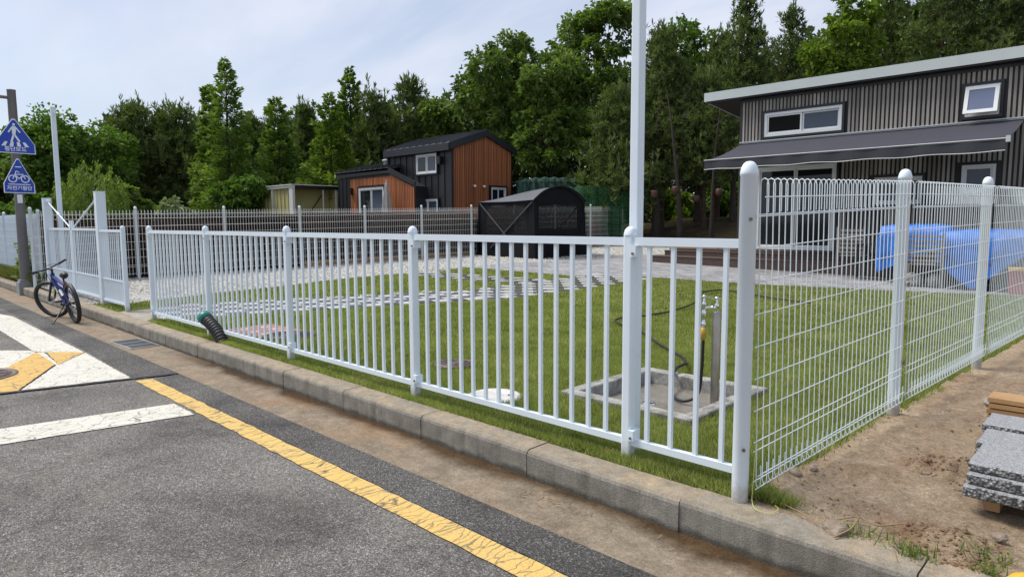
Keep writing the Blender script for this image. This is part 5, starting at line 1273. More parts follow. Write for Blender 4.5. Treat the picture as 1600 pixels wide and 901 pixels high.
# ---- right foreground: granite slabs, timber, stones
SB = (-0.565, 3.66)
def slab(x, y, z, L, D, h, label, rz):
    bm = bevelled(0, L, 0, D, 0, h, 0.006, 1)
    bmesh.ops.subdivide_edges(bm, edges=[e for e in bm.edges if e.calc_length() > 0.2], cuts=30, use_grid_fill=True)
    from mathutils import noise as N
    for v in bm.verts:
        if v.co.x < 0.03 or v.co.y < 0.03:
            d = 0.008*N.noise(Vector((v.co.x*25+z*90, v.co.y*25, v.co.z*60)))
            v.co.y += d if v.co.y < 0.03 else 0; v.co.x += d if v.co.x < 0.03 else 0
    me = bm_mesh(bm, 'granite_slab', [M['granite'], M['granite_side']])
    for p in me.polygons: p.material_index = 0 if p.normal.z > 0.7 else 1
    return tag(link('granite_slab', me, None, (x, y, z), (0, 0, rz)), label, 'stone slab', 'stacked grey granite slabs')
zs0 = 0.075
slab(-0.60, 3.60, zs0, 1.3, 0.42, 0.052, 'lowest grey granite slab of the stack lying on a wooden batten', 0.02)
slab(-0.593, 3.625, zs0+0.054, 1.3, 0.40, 0.052, 'second grey granite slab from the bottom of the stack', 0.015)
slab(-0.60, 3.66, zs0+0.108, 1.3, 0.37, 0.040, 'topmost front grey granite slab of the stack', 0.0)
slab(-0.63, 4.04, zs0+0.10, 1.3, 0.30, 0.050, 'middle grey granite slab lying behind the front stack', 0.0)
slab(-0.655, 4.35, zs0+0.12, 1.3, 0.28, 0.050, 'rear grey granite slab nearest the timber pile', 0.0)
slab(-0.62, 4.05, zs0+0.01, 1.3, 0.56, 0.085, 'thick grey granite slab under the middle and rear slabs', 0.0)
tag(MB().box(-0.03, 0.03, 0, 0.75, 0, 0.075).build('wooden_batten', M['pine_timber'], None, (-0.50, 3.70, 0.0)), 'small wooden batten end holding up the granite slabs', 'batten')
for i in range(5):
    lab = ['lowest', 'second', 'middle', 'fourth', 'topmost'][i]
    tag(MB().box(0, 1.2, 0, 0.22, 0, 0.028).build('timber_board', M['pine_timber'], None, (-0.76+0.008*(i % 2), 5.15+0.004*i, 0.035+i*0.037), (0, 0, 0.03-0.005*i)), '%s pale timber board of the small pile behind the granite slabs' % lab, 'timber board', 'small timber pile')
boulder('rock', -0.95, 2.98, 0.01, 0.055, M['rock'], 'brown rock half buried at the kerb edge in the dirt', 'rock', 0.6, 3)
boulder('rock', -1.28, 3.62, 0.025, 0.024, M['rock'], 'small pale rock beside the foot of the mesh fence', 'rock', 0.7, 4)
boulder('rock', -1.33, 3.50, 0.02, 0.032, M['rock'], 'brown rock near the corner post of the mesh fence', 'rock', 0.7, 8)
boulder('rock', -0.82, 5.75, 0.06, 0.05, M['stone'], 'grey angular rock lying behind the timber pile', 'rock', 0.6, 5)
boulder('rock', -0.66, 5.95, 0.06, 0.06, M['stone'], 'grey flat rock at the right edge behind the timber pile', 'rock', 0.5, 6)
boulder('rock', -0.42, 3.36, 0.02, 0.03, M['rock'], 'small brown rock below the granite slabs', 'rock', 0.6, 7)
# loose clods on the two spoil patches
cp_ = []
for (cx, cy, r, k_) in ((-0.70, 4.15, 0.26, 170), (-0.55, 3.18, 0.2, 230), (-0.98, 3.25, 0.16, 30), (-1.2, 3.55, 0.2, 20), (-0.9, 4.6, 0.6, 40)):
    for _ in range(k_):
        a = random.uniform(0, 2*PI); d = r*math.sqrt(random.random()); cp_.append((cx+d*math.cos(a), cy+d*math.sin(a), random.uniform(0.003, 0.010)*(1.9 if random.random() > 0.93 else 1)))
q = MB()
for (cx, cy, s_) in cp_:
    z_ = dirt_h(cx, cy)+s_*0.4
    q.add([(cx+v[0]*s_*random.uniform(0.7, 1.3), cy+v[1]*s_*random.uniform(0.7, 1.3), z_+v[2]*s_*random.uniform(0.7, 1.1)) for v in oct_v], [(0, 1, 4), (1, 2, 4), (2, 3, 4), (3, 0, 4)])
tag(q.build('soil_clods', M['soil_clod']), kind='stuff')
yo = thing('yellow_drum', (-0.262, 2.99, 0.0), 0.4, 'rounded yellow orange plastic object at the bottom right corner on the dirt', 'plastic lid')
MB().lathe([(0.078, -0.01), (0.082, 0.012), (0.074, 0.032), (0.05, 0.042), (0, 0.046)][::1], 28).build('lid', M['yellow_plastic'], yo)
MB().torus((0, 0, 0.012), (0, 0, 1), 0.082, 0.006, 28, 6).build('rim', M['yellow_plastic'], yo)
tag(MB().tube(catmull([(-1.335, 3.02, 0.30), (-1.335, 3.0, 0.1), (-1.33, 2.985, 0.02), (-1.28, 2.93, 0.012), (-1.22, 2.95, 0.012), (-1.21, 3.0, 0.016), (-1.24, 3.03, 0.016)]), 0.0015, 4).build('lime_string', M['string']), 'thin lime yellow string dangling at the corner post foot', 'string')
tag(MB().tube(catmull([(-1.32, 3.12, 0.03), (-1.2, 3.06, 0.02), (-1.1, 3.0, 0.03), (-1.02, 2.97, 0.012)]), 0.0028, 5).build('dry_stem', M['twig']), 'long dry stem lying between the corner post and the kerb rock', 'twig')
tag(MB().tube(catmull([(-0.98, 3.05, 0.02), (-0.9, 3.12, 0.035), (-0.82, 3.10, 0.03), (-0.74, 3.2, 0.03)]), 0.003, 5).tube(catmull([(-0.9, 3.12, 0.035), (-0.89, 3.0, 0.03), (-0.93, 2.9, 0.01)]), 0.004, 5).build('forked_twig', M['twig']), 'forked twig on the dirt to the right of the kerb rock', 'twig')
def weed(name, x, y, n, h, label, sp=0.05):
    e = np.stack([rng.normal(x, sp, n), rng.normal(y, sp*0.7, n)], 1)
    o = blades(name, e, h, 0.0035, M['weed'], 0.2, 1, 1.3); del o['kind']; return tag(o, label, 'weed')
weed('weed_tuft', -0.84, 3.02, 60, 0.05, 'small green weed tuft at the kerb edge left of the spoil patch')
weed('weed_tuft', -0.66, 2.98, 90, 0.06, 'spiky green weed tuft at the kerb edge below the spoil patch')
weed('weed_tuft', -0.44, 3.14, 70, 0.07, 'green weed tuft between the spoil patch and the granite slabs')
weed('weed_tuft', -0.40, 3.02, 50, 0.05, 'green weed tuft next to the yellow plastic lid', 0.025)
weed('weed_tuft', -1.33, 3.18, 60, 0.05, 'weed tuft at the foot of the corner post of the mesh fence', 0.03)
# dry debris in the gutter
q = MB()
for i in range(46):
    x = -2.35+random.gauss(0, 0.10) if i < 30 else random.uniform(-6, -1); y = 2.62+random.gauss(0, 0.05); a = random.uniform(0, PI); l = random.uniform(0.015, 0.05)
    q.tube([(x, y, RZ+0.005), (x+l*math.cos(a), y+l*math.sin(a), RZ+0.005+random.uniform(0, 0.015))], 0.0018, 3)
tag(q.build('gutter_debris', M['twig']), kind='stuff')
# ================================================================== BICYCLE
bk_ = thing('bicycle', (-11.95, 2.56, RZ+0.002), math.radians(182), 'dark blue mountain bicycle parked on its kickstand in the gutter by the white gate', 'bicycle')
LEAN = Matrix.Rotation(math.radians(-7), 4, 'X'); WR = 0.315
def bb_(nm, mat, parent, fn, X=None):
    b = MB(); fn(b); T = LEAN @ (X or Matrix.Identity(4)); b.v = [tuple(T @ Vector(v)) for v in b.v]; return b.build(nm, mat, parent)
def wheel(cx, X=None):
    w = bb_('wheel', M['alu'], bk_, lambda b: b.torus((cx, 0, WR), (0, 1, 0), WR-0.052, 0.010, 36, 6, 1.2), X)
    bb_('tyre', M['black'], w, lambda b: b.torus((cx, 0, WR), (0, 1, 0), WR-0.031, 0.032, 40, 8), X)
    def sp(b):
        for i in range(24):
            a = 2*PI*i/24; s = 0.02*(1 if i % 2 else -1); b.tube([(cx, s, WR), (cx+(WR-0.055)*math.cos(a), 0, WR+(WR-0.055)*math.sin(a))], 0.0016, 3, False)
    bb_('spokes', M['alu'], w, sp, X)
    bb_('hub', M['black_metal'], w, lambda b: b.tube([(cx, -0.05, WR), (cx, 0.05, WR)], 0.02, 10), X)
    bb_('brake_disc', M['alu'], w, lambda b: b.torus((cx, 0.035, WR), (0, 1, 0), 0.065, 0.008, 20, 4, 0.2), X)
wheel(0.0)
WB = 1.0; HT = Vector((0.80, 0, 0.74)); HBm = Vector((0.835, 0, 0.62)); BB = Vector((0.38, 0, 0.27)); ST = Vector((0.24, 0, 0.60)); SD = Vector((0.215, 0, 0.71))
ax_ = (HT-HBm).normalized()
STEER = Matrix.Translation(HBm) @ Matrix.Rotation(math.radians(34), 4, ax_) @ Matrix.Translation(-HBm)
wheel(WB, STEER)
fr = bb_('frame', M['blue_paint'], bk_, lambda b: (b.tube([HBm+Vector((0, 0, 0.02)), BB], [0.034, 0.030], 10), b.tube([HT-ax_*0.04, ST-Vector((0, 0, 0.03))], [0.026, 0.022], 10), b.tube([BB, ST], 0.018, 10), b.tube([HBm, HT], 0.030, 10),
     b.tube([BB+Vector((0, 0.03, 0)), (0.0, 0.06, WR)], 0.011, 8), b.tube([BB+Vector((0, -0.03, 0)), (0.0, -0.06, WR)], 0.011, 8), b.tube([ST+Vector((0, 0.02, -0.04)), (0, 0.06, WR)], 0.009, 8), b.tube([ST+Vector((0, -0.02, -0.04)), (0, -0.06, WR)], 0.009, 8)))
bb_('decal', M['lime'], fr, lambda b: b.tube([HBm.lerp(BB, 0.28)+Vector((0, 0.002, 0.004)), HBm.lerp(BB, 0.52)+Vector((0, 0.002, 0.004))], 0.0335, 10))
bb_('bottle_cage', M['alu'], fr, lambda b: (b.tube([HBm.lerp(BB, 0.55)+Vector((-0.02, 0, 0.05)), HBm.lerp(BB, 0.8)+Vector((-0.02, 0, 0.05))], 0.025, 8)))
fk = bb_('fork', M['black_metal'], bk_, lambda b: (b.tube([HBm+Vector((0.0, -0.055, -0.02)), (WB, -0.06, WR)], [0.019, 0.015], 8), b.tube([HBm+Vector((0.0, 0.055, -0.02)), (WB, 0.06, WR)], [0.019, 0.015], 8), b.tube([HBm+Vector((0, -0.06, -0.02)), HBm+Vector((0, 0.06, -0.02))], 0.022, 8)), STEER)
hbz = HT+ax_*0.07
hb_ = bb_('handlebar', M['black_metal'], bk_, lambda b: (b.tube([hbz, hbz+Vector((0.05, 0, 0.02))], 0.018, 8), b.tube([HT, hbz], 0.016, 8), b.tube([hbz+Vector((0.03, -0.33, 0.055)), hbz+Vector((0.05, -0.14, 0.03)), hbz+Vector((0.05, 0, 0.02)), hbz+Vector((0.05, 0.14, 0.03)), hbz+Vector((0.03, 0.33, 0.055))], 0.013, 8)), STEER)
for s in (-1, 1):
    bb_('grip', M['black'], hb_, lambda b: b.tube([hbz+Vector((0.042, s*0.22, 0.04)), hbz+Vector((0.03, s*0.345, 0.057))], 0.020, 8), STEER)
    bb_('brake_lever', M['black_metal'], hb_, lambda b: b.tube([hbz+Vector((0.05, s*0.20, 0.035)), hbz+Vector((0.10, s*0.21, 0.02)), hbz+Vector((0.10, s*0.30, 0.01))], 0.006, 6), STEER)
bb_('brake_cable', M['black'], hb_, lambda b: (b.tube(catmull([hbz+Vector((0.06, -0.2, 0.04)), hbz+Vector((0.16, -0.10, 0.05)), hbz+Vector((0.13, 0.0, -0.03)), HBm+Vector((0.02, 0.03, 0))], 6), 0.004, 5), b.tube(catmull([hbz+Vector((0.06, 0.2, 0.04)), hbz+Vector((0.15, 0.08, 0.03)), hbz+Vector((0.08, 0.0, -0.10)), HBm+Vector((0.0, -0.03, 0))], 6), 0.004, 5)), STEER)
sdl = bb_('saddle', M['black'], bk_, lambda b: b.tube([SD+Vector((-0.13, 0, 0.03)), SD+Vector((-0.09, 0, 0.035)), SD+Vector((0.0, 0, 0.03)), SD+Vector((0.09, 0, 0.028)), SD+Vector((0.14, 0, 0.02))], [0.03, 0.055, 0.045, 0.026, 0.012], 10))
bb_('seat_post', M['black_metal'], bk_, lambda b: b.tube([ST-Vector((0, 0, 0.05)), SD+Vector((0, 0, 0.01))], 0.014, 8))
bb_('crankset', M['black_metal'], bk_, lambda b: (b.torus(BB+Vector((0, -0.05, 0)), (0, 1, 0), 0.075, 0.008, 22, 5, 0.5), b.tube([BB+Vector((0, -0.06, 0)), BB+Vector((0, 0.06, 0))], 0.02, 10), b.tube([BB+Vector((0, -0.07, 0)), BB+Vector((0.13, -0.08, -0.08))], 0.010, 6), b.tube([BB+Vector((0, 0.07, 0)), BB+Vector((-0.13, 0.08, 0.08))], 0.010, 6)))
for s, d in ((-1, (0.13, -0.12, -0.08)), (1, (-0.13, 0.12, 0.08))): bb_('pedal', M['black'], bk_, lambda b: b.box(-0.04, 0.04, -0.045, 0.045, -0.012, 0.012, Matrix.Translation(BB+Vector(d))))
bb_('chain', M['bolt'], bk_, lambda b: (b.tube([BB+Vector((0, -0.05, 0.075)), (0, -0.045, WR+0.04)], 0.005, 4), b.tube([BB+Vector((0, -0.05, -0.075)), (0.03, -0.045, WR-0.12)], 0.005, 4), b.tube([(0.03, -0.045, WR-0.12), (0, -0.045, WR-0.03)], 0.012, 6)))
MB().tube([(0.28, 0.08, 0.27), (0.16, 0.27, 0.005), (0.13, 0.29, 0.004)], [0.010, 0.009, 0.014], 8).build('kickstand', M['black_metal'], bk_)
bb_('reflector', M['red_plastic'], bk_, lambda b: b.box(-0.02, 0.02, -0.02, 0.02, -0.02, 0.02, Matrix.Translation(ST+Vector((-0.05, 0, 0.02)))))

# ================================================================== SIGN POLE AND SIGNS
sp = thing('sign_pole', (-17.74, 2.90, RZ), 0, 'grey brown steel pole with a side arm carrying two blue signs at the kerb', 'pole')
q = MB(); q.lathe([(0.100, 0.3), (0.088, 2.5), (0.080, 4.34), (0.084, 4.35), (0.084, 4.37), (0, 4.38)], 20); q.build('shaft', M['pole_grey'], sp)
q = MB(); q.prism([(-0.17, -0.15), (0.17, -0.15), (0.17, 0.10), (-0.17, 0.10)], 0.0, 0.28, 'z'); q.prism([(-0.13, -0.12), (0.13, -0.12), (0.13, 0.09), (-0.13, 0.09)], 0.281, 0.33, 'z'); q.build('plinth', M['plinth_grey'], sp)
q = MB(); q.tube([(0, -0.05, 4.20), (0, -3.2, 4.28), (0, -6.0, 4.32)], 0.035, 8); q.build('arm', M['pole_grey'], sp)
q = MB(); q.box(0.085, 0.10, -0.05, 0.04, 1.98, 2.16); q.build('sticker_plate', M['sign_white'], sp)
for z in (2.3, 3.05): q = MB(); q.lathe([(0.094, -0.02), (0.098, -0.015), (0.098, 0.015), (0.094, 0.02)], 16, (0, 0, z)); q.build('clamp_band', M['alu'], sp)
def text_mesh(s, size, mat, parent, x, y, z, name='lettering'):
    cu = bpy.data.curves.new(name, 'FONT'); cu.body = s; cu.size = size; cu.align_x = 'CENTER'; cu.align_y = 'CENTER'; cu.extrude = 0.0012; cu.offset = 0.0018
    to = bpy.data.objects.new(name, cu); C.objects.link(to); dg = bpy.context.evaluated_depsgraph_get(); dg.update()
    me = bpy.data.meshes.new_from_object(to.evaluated_get(dg)); bpy.data.objects.remove(to); me.materials.clear(); me.materials.append(mat)
    return link(name, me, parent, (x, y, z), (PI/2, 0, 0))
def sign(z, W, H, label, rz, y, kind):
    t = thing('road_sign', (-17.63, y, z), PI/2+rz, label, 'road sign'); hw = W/2; c = 0.27*H
    def outline(g): return [(-hw+g, g), (hw-g, g), (hw-g, c+g*0.3), (0.035*W-g*0.0, H-g*1.6), (-0.035*W, H-g*1.6), (-hw+g, c+g*0.3)]
    q = MB(); q.prism(outline(0), -0.006, 0.006, 'y'); q.build('backing', M['sign_white'], t)
    q = MB(); q.prism(outline(0.016), -0.0085, -0.0062, 'y'); q.build('face', M['sign_blue'], t)
    ff = -0.0115; fb = -0.0087
    def P(b, pts): b.prism(pts, ff, fb, 'y')
    def bar2(b, x0, z0, x1, z1, w):
        L = math.hypot(x1-x0, z1-z0); nx, nz = -(z1-z0)/L*w/2, (x1-x0)/L*w/2; P(b, [(x0+nx, z0+nz), (x0-nx, z0-nz), (x1-nx, z1-nz), (x1+nx, z1+nz)])
    def disc(b, cx, cz, r, n=16): P(b, [(cx+r*math.cos(2*PI*i/n), cz+r*math.sin(2*PI*i/n)) for i in range(n)])
    def ring(b, cx, cz, r, w, n=24):
        for i in range(n):
            a0, a1 = 2*PI*i/n, 2*PI*(i+1)/n
            b.prism([(cx+(r-w)*math.cos(a0), cz+(r-w)*math.sin(a0)), (cx+r*math.cos(a0), cz+r*math.sin(a0)), (cx+r*math.cos(a1), cz+r*math.sin(a1)), (cx+(r-w)*math.cos(a1), cz+(r-w)*math.sin(a1))], ff, fb, 'y')
    b = MB()
    if kind == 'walk':
        disc(b, -0.005*W, 0.855*H*0.98, 0.034*W)
        P(b, [(-0.05*W, 0.79*H), (0.035*W, 0.79*H), (0.045*W, 0.70*H), (0.025*W, 0.52*H), (-0.055*W, 0.52*H), (-0.06*W, 0.70*H)])
        bar2(b, 0.0, 0.54*H, 0.115*W, 0.34*H, 0.05*W); bar2(b, -0.025*W, 0.54*H, -0.09*W, 0.32*H, 0.05*W)
        bar2(b, -0.045*W, 0.765*H, -0.15*W, 0.60*H, 0.036*W); bar2(b, 0.03*W, 0.765*H, 0.14*W, 0.61*H, 0.036*W)
        for i, k in enumerate((-1.5, -0.5, 0.5, 1.5)):
            x = k*0.17*W; P(b, [(x*1.15-0.05*W, 0.20*H), (x*1.15+0.05*W, 0.20*H), (x*0.85+0.035*W, 0.33*H), (x*0.85-0.035*W, 0.33*H)])
        b.build('pictogram', M['sign_white'], t); text_mesh('횡단보도', 0.150*H, M['sign_white'], t, 0, ff, 0.115*H)
    else:
        bar2(b, -0.10*W, 0.76*H, 0.10*W, 0.76*H, 0.035*W)
        ring(b, -0.20*W, 0.415*H, 0.145*W, 0.035*W); ring(b, 0.20*W, 0.415*H, 0.145*W, 0.035*W)
        bar2(b, -0.20*W, 0.415*H, -0.12*W, 0.545*H, 0.03*W); bar2(b, -0.12*W, 0.545*H, 0.15*W, 0.545*H, 0.03*W); bar2(b, 0.20*W, 0.415*H, 0.11*W, 0.57*H, 0.03*W)
        bar2(b, -0.12*W, 0.545*H, 0.0, 0.415*H, 0.03*W); bar2(b, 0.0, 0.415*H, 0.15*W, 0.545*H, 0.03*W); bar2(b, -0.12*W, 0.545*H, -0.08*W, 0.64*H, 0.03*W); bar2(b, -0.08*W, 0.64*H, 0.02*W, 0.60*H, 0.03*W)
        bar2(b, -0.36*W, 0.255*H, 0.36*W, 0.255*H, 0.03*W)
        b.build('pictogram', M['sign_white'], t); text_mesh('자전거횡단', 0.135*H, M['sign_white'], t, 0, ff, 0.14*H)
    return t
sign(2.86, 0.72, 0.72, 'upper blue sign with white walking figure and crossing stripes on the grey pole', 0.10, 2.88, 'walk')
sign(2.02, 0.56, 0.73, 'lower blue sign with white bicycle symbol on the grey pole', 0.12, 2.90, 'bike')

# ================================================================== VEGETATION
def at(px, dep):
    a = (px-800)/1040; return (dep*(GA+a*0.7136), dep*(GB+a*0.7005))
def leaves(centers, dirs, L, Wd, droop=0.0, size_var=0.35, planar=0.0):
    """diamond-shaped leaves: centre, growth direction, length, width -> verts, faces"""
    n = len(centers); d = dirs/np.maximum(np.linalg.norm(dirs, axis=1, keepdims=True), 1e-6)
    r = rng.normal(size=(n, 3)); r[:, 2] *= (1-planar); s = np.cross(d, r); s /= np.maximum(np.linalg.norm(s, axis=1, keepdims=True), 1e-6)
    if planar > 0: s[:, 2] *= (1-planar); s /= np.maximum(np.linalg.norm(s, axis=1, keepdims=True), 1e-6)
    k = (1+rng.uniform(-size_var, size_var, n))[:, None]
    V = np.stack([centers, centers+d*L*0.5*k+s*Wd*0.5*k, centers+d*L*k-np.array([0, 0, droop*L])*k, centers+d*L*0.5*k-s*Wd*0.5*k], 1)
    F = np.arange(4*n).reshape(n, 4); return V.reshape(-1, 3), F
def unit(n):
    v = rng.normal(size=(n, 3)); return v/np.linalg.norm(v, axis=1, keepdims=True)
def crown_broad(H, R, cb, n_leaf, lobes=20, L=0.24, W=0.12, lobe_r=0.34, flat=0.85, up=0.25):
    lc = []; zc = (H*cb+H)/2; hz = (H-H*cb)/2
    for i in range(lobes):
        u = unit(1)[0]; k = 0.55+0.35*rng.uniform() ; t = u*k; rad = lobe_r*R*rng.uniform(0.7, 1.25)
        lc.append((t[0]*R*0.85, t[1]*R*0.85, zc+t[2]*hz*0.92, rad))
    lc.append((0.1*R, 0, H-0.28*hz, lobe_r*R*0.8)); lc.append((0, 0, zc, R*0.45))
    lc = np.array(lc); per = lc[:, 3]**2; per = (per/per.sum()*n_leaf).astype(int); V = []; T = []; D = []
    for (x, y, z, r), k in zip(lc, per):
        # each lobe is itself a handful of leafy twigs
        m = max(6, k//28); tw = unit(m); tw[:, 2] = tw[:, 2]*0.8+up*0.6; tc = np.array([x, y, z])+tw*(r*rng.uniform(0.45, 1.12, m))[:, None]*np.array([1, 1, flat])
        idx = rng.integers(0, m, k); c = tc[idx]+rng.normal(size=(k, 3))*r*0.13
        V.append(c); dd = tw[idx]+rng.normal(size=(k, 3))*0.7; dd[:, 2] += up*0.3; D.append(dd)
        tt = rng.uniform(0.15, 0.75)*0.35+rng.uniform(0, 0.55, m)[idx]*0.7+rng.normal(size=k)*0.12; T.append(tt)
    V = np.concatenate(V); D = np.concatenate(D); T = np.clip(np.concatenate(T), 0, 1)
    return V, D, T, L, W, lc
def crown_pine(H, R, cb, n_tuft, shp=0.5):
    tc = []; td = []; tt = []; limbs = []; z = H*cb
    while z < H*0.97:
        t = (z-H*cb)/(H-H*cb); Lb = R*(1-t)**shp*rng.uniform(0.75, 1.15)+0.2
        nb = 5 if t < 0.8 else 4; a0 = rng.uniform(0, 6.28)
        for i in range(nb):
            a = a0+2*PI*i/nb+rng.uniform(-0.4, 0.4); l = Lb*rng.uniform(0.65, 1.15); el = 0.15+0.75*t+rng.uniform(-0.15, 0.2)
            e = np.array([math.cos(a)*l*math.cos(el), math.sin(a)*l*math.cos(el), l*math.sin(el)*0.8]); limbs.append(((0, 0, z), (e[0], e[1], z+e[2])))
            m = max(4, int(10*l/R+3)); f = rng.uniform(0.30, 1.05, m); p = np.array([0, 0, z])+e[None]*f[:, None]+rng.normal(size=(m, 3))*0.16*l*np.array([1, 1, 0.45])
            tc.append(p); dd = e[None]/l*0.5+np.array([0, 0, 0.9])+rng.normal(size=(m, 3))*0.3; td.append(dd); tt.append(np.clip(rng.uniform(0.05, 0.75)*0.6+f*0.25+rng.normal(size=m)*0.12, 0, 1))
        z += (H-H*cb)*rng.uniform(0.035, 0.055)
    tc = np.concatenate(tc); td = np.concatenate(td); tt = np.concatenate(tt)
    k = rng.integers(0, len(tc), n_tuft) if n_tuft > len(tc) else rng.permutation(len(tc))[:n_tuft]
    tc = tc[k]+rng.normal(size=(len(k), 3))*0.14; td = td[k]; tt = tt[k]
    m = 9; n = len(tc); C_ = np.repeat(tc, m, 0); D = np.repeat(td, m, 0)*1.0+rng.normal(size=(n*m, 3))*0.75; T = np.clip(np.repeat(tt, m)+rng.normal(size=n*m)*0.07, 0, 1)
    # upright shoots at the crown outline
    top = tc[rng.integers(0, n, 90)]; top = top[top[:, 2] > H*0.45]
    tops = np.concatenate([top, np.array([[0, 0, H*0.97], [0.1, 0.05, H*0.93], [-0.12, 0.02, H*0.92]])]); q = 16
    Cs = np.repeat(tops, q, 0); Cs[:, 2] += rng.uniform(0, 0.65, len(Cs)); Ds = np.stack([rng.normal(size=len(Cs))*0.3, rng.normal(size=len(Cs))*0.3, np.ones(len(Cs))], 1)
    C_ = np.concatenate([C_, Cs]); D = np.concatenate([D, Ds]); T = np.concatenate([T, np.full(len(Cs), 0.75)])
    return C_, D, T, 0.27, 0.045, limbs
def crown_meta(H, R, cb, n_leaf):
    P = []; D = []; T = []; limbs = []; nb = 95
    for i in range(nb):
        t = (i+0.5)/nb; z = H*cb+(H*(1-cb))*t*0.985; a = i*2.4+rng.uniform(-0.3, 0.3); l = (R*(1-t)**0.85*rng.uniform(0.65, 1.15)+0.16)*(1.0 if t < 0.75 else rng.uniform(0.7, 1.6))
        el = 0.25+0.5*t; e = np.array([math.cos(a)*l*math.cos(el), math.sin(a)*l*math.cos(el), l*math.sin(el)]); limbs.append(((0, 0, z), (e[0], e[1], z+e[2])))
        m = int(n_leaf/nb*(l/(R*0.62))**1.2)+8; f = rng.uniform(0.12, 1.05, m)**0.8; side = np.array([-math.sin(a), math.cos(a), 0])
        lat = rng.normal(size=m)*0.20*l*(1.1-f*0.75); p = np.array([0, 0, z])+e[None]*f[:, None]+side[None]*lat[:, None]; p[:, 2] += rng.normal(size=m)*0.07*l-0.10*l*f**2+0.02
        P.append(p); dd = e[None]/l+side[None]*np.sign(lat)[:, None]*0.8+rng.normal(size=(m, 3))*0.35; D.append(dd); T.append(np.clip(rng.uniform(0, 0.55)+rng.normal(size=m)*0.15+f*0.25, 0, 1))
    return np.concatenate(P), np.concatenate(D), np.concatenate(T), 0.20, 0.085, limbs
def trunk_obj(root, H, r, limbs, mat, lean=(0, 0)):
    b = MB(); pts = []; 
    for k in range(8): t = k/7; pts.append((lean[0]*t*t+0.06*math.sin(k*1.3)*t, lean[1]*t*t+0.05*math.cos(k*1.7)*t, -0.4+(H+0.4)*t*0.93))
    b.tube(pts, [r*(1.25-1.13*k/7) if k else r*1.5 for k in range(8)], 8)
    for (a, e) in limbs:
        a = Vector(a); e = Vector(e); mid = a.lerp(e, 0.5); mid.z -= 0.04*(e-a).length; f = max(0.12, 1-a.z/H); b.tube([a, mid, e], [r*0.38*f+0.012, r*0.2*f+0.008, 0.006], 4, False)
    return b.build('trunk', mat, root)
def tree(kind, px, dep, ytop, wpx, label, leaf=None, cb=0.28, name=None, cat='tree', group=None, tr=None, n=None, bottom=None, zb=None, shp=0.5):
    x, y = at(px, dep); z0 = zb if zb is not None else (bank_h(x, y) if (y > 23.6 or x < -17.3) else gz(x, y)); H = 1.35+(346-ytop)/1040*dep-z0; R = wpx/1040*dep/2*(1.3 if kind == 'meta' else 1.15 if kind == 'pine' else 1.05)
    t = thing(name or {'pine': 'pine_tree', 'meta': 'feathery_conifer', 'broad': 'broadleaf_tree', 'bush': 'bush', 'willow': 'weeping_tree'}[kind], (x, y, z0), random.uniform(0, 6), label, cat, group)
    if kind == 'pine':
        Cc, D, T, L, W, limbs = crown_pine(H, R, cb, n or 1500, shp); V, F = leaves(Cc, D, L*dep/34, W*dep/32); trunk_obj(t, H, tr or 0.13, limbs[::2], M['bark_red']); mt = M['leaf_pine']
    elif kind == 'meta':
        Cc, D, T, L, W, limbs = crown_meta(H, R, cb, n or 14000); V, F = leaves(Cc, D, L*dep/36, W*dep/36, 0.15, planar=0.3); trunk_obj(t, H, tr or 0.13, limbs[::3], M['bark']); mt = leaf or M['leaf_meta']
    elif kind in ('broad', 'bush'):
        Cc, D, T, L, W, lc = crown_broad(H, R, cb if kind == 'broad' else 0.08, n or 13000, 22 if kind == 'broad' else 12, up=0.3)
        V, F = leaves(Cc, D, L*dep/34, W*dep/34, 0.25); limbs = [((0, 0, H*cb*0.9*rng.uniform(0.7, 1.3)), (q[0], q[1], q[2])) for q in lc[:14]]; trunk_obj(t, H*0.8, tr or (0.16 if kind == 'broad' else 0.05), limbs, M['bark']); mt = leaf or (M['leaf_broad'] if kind == 'broad' else M['leaf_bush'])
    else:
        P = []; D = []; T = []; ns = 130
        for i in range(ns):
            a = rng.uniform(0, 6.28); rr = R*math.sqrt(rng.uniform(0.02, 1)); zt = H*(0.50+0.50*math.sqrt(max(0, 1-(rr/R)**2)))*rng.uniform(0.72, 1.05); l = rng.uniform(0.35, 0.95)*H*0.62
            m = 42; f = np.linspace(0, 1, m); p = np.stack([math.cos(a)*rr*(1+0.12*f)+0.05*np.sin(f*7+i), math.sin(a)*rr*(1+0.12*f)+0.05*np.cos(f*6+i), zt-l*f], 1)+rng.normal(size=(m, 3))*0.035
            P.append(p); D.append(np.stack([rng.normal(size=m)*0.5, rng.normal(size=m)*0.5, -np.ones(m)], 1)); T.append(np.clip(rng.uniform(0.1, 0.75)+rng.normal(size=m)*0.15, 0, 1))
        P = np.concatenate(P); D = np.concatenate(D); T = np.concatenate(T); V, F = leaves(P, D, 0.15, 0.05); limbs = [((0, 0, H*0.45), (R*0.5*math.cos(k), R*0.5*math.sin(k), H*0.85)) for k in range(6)]; trunk_obj(t, H*0.8, 0.08, limbs, M['bark']); mt = M['leaf_willow']
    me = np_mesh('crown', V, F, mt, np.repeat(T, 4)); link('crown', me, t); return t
g = 'trees standing behind the yard'
tree('broad', 118, 34, 180, 168, 'wide feathery green tree behind the far gate post and tall pole', M['leaf_bush'], 0.25, n=15000)
tree('broad', 22, 37, 228, 130, 'green tree partly behind the blue signs at the left edge', None, 0.2)
tree('willow', 150, 25, 250, 98, 'small pale green weeping tree behind the drive gate')
tree('pine', 222, 38, 172, 118, 'leftmost dark pine of the row, right of the feathery green tree', cb=0.1, n=2300, shp=0.36)
tree('pine', 286, 40, 176, 108, 'dark pine just left of the tall light green conifer', cb=0.1, n=2200, shp=0.36)
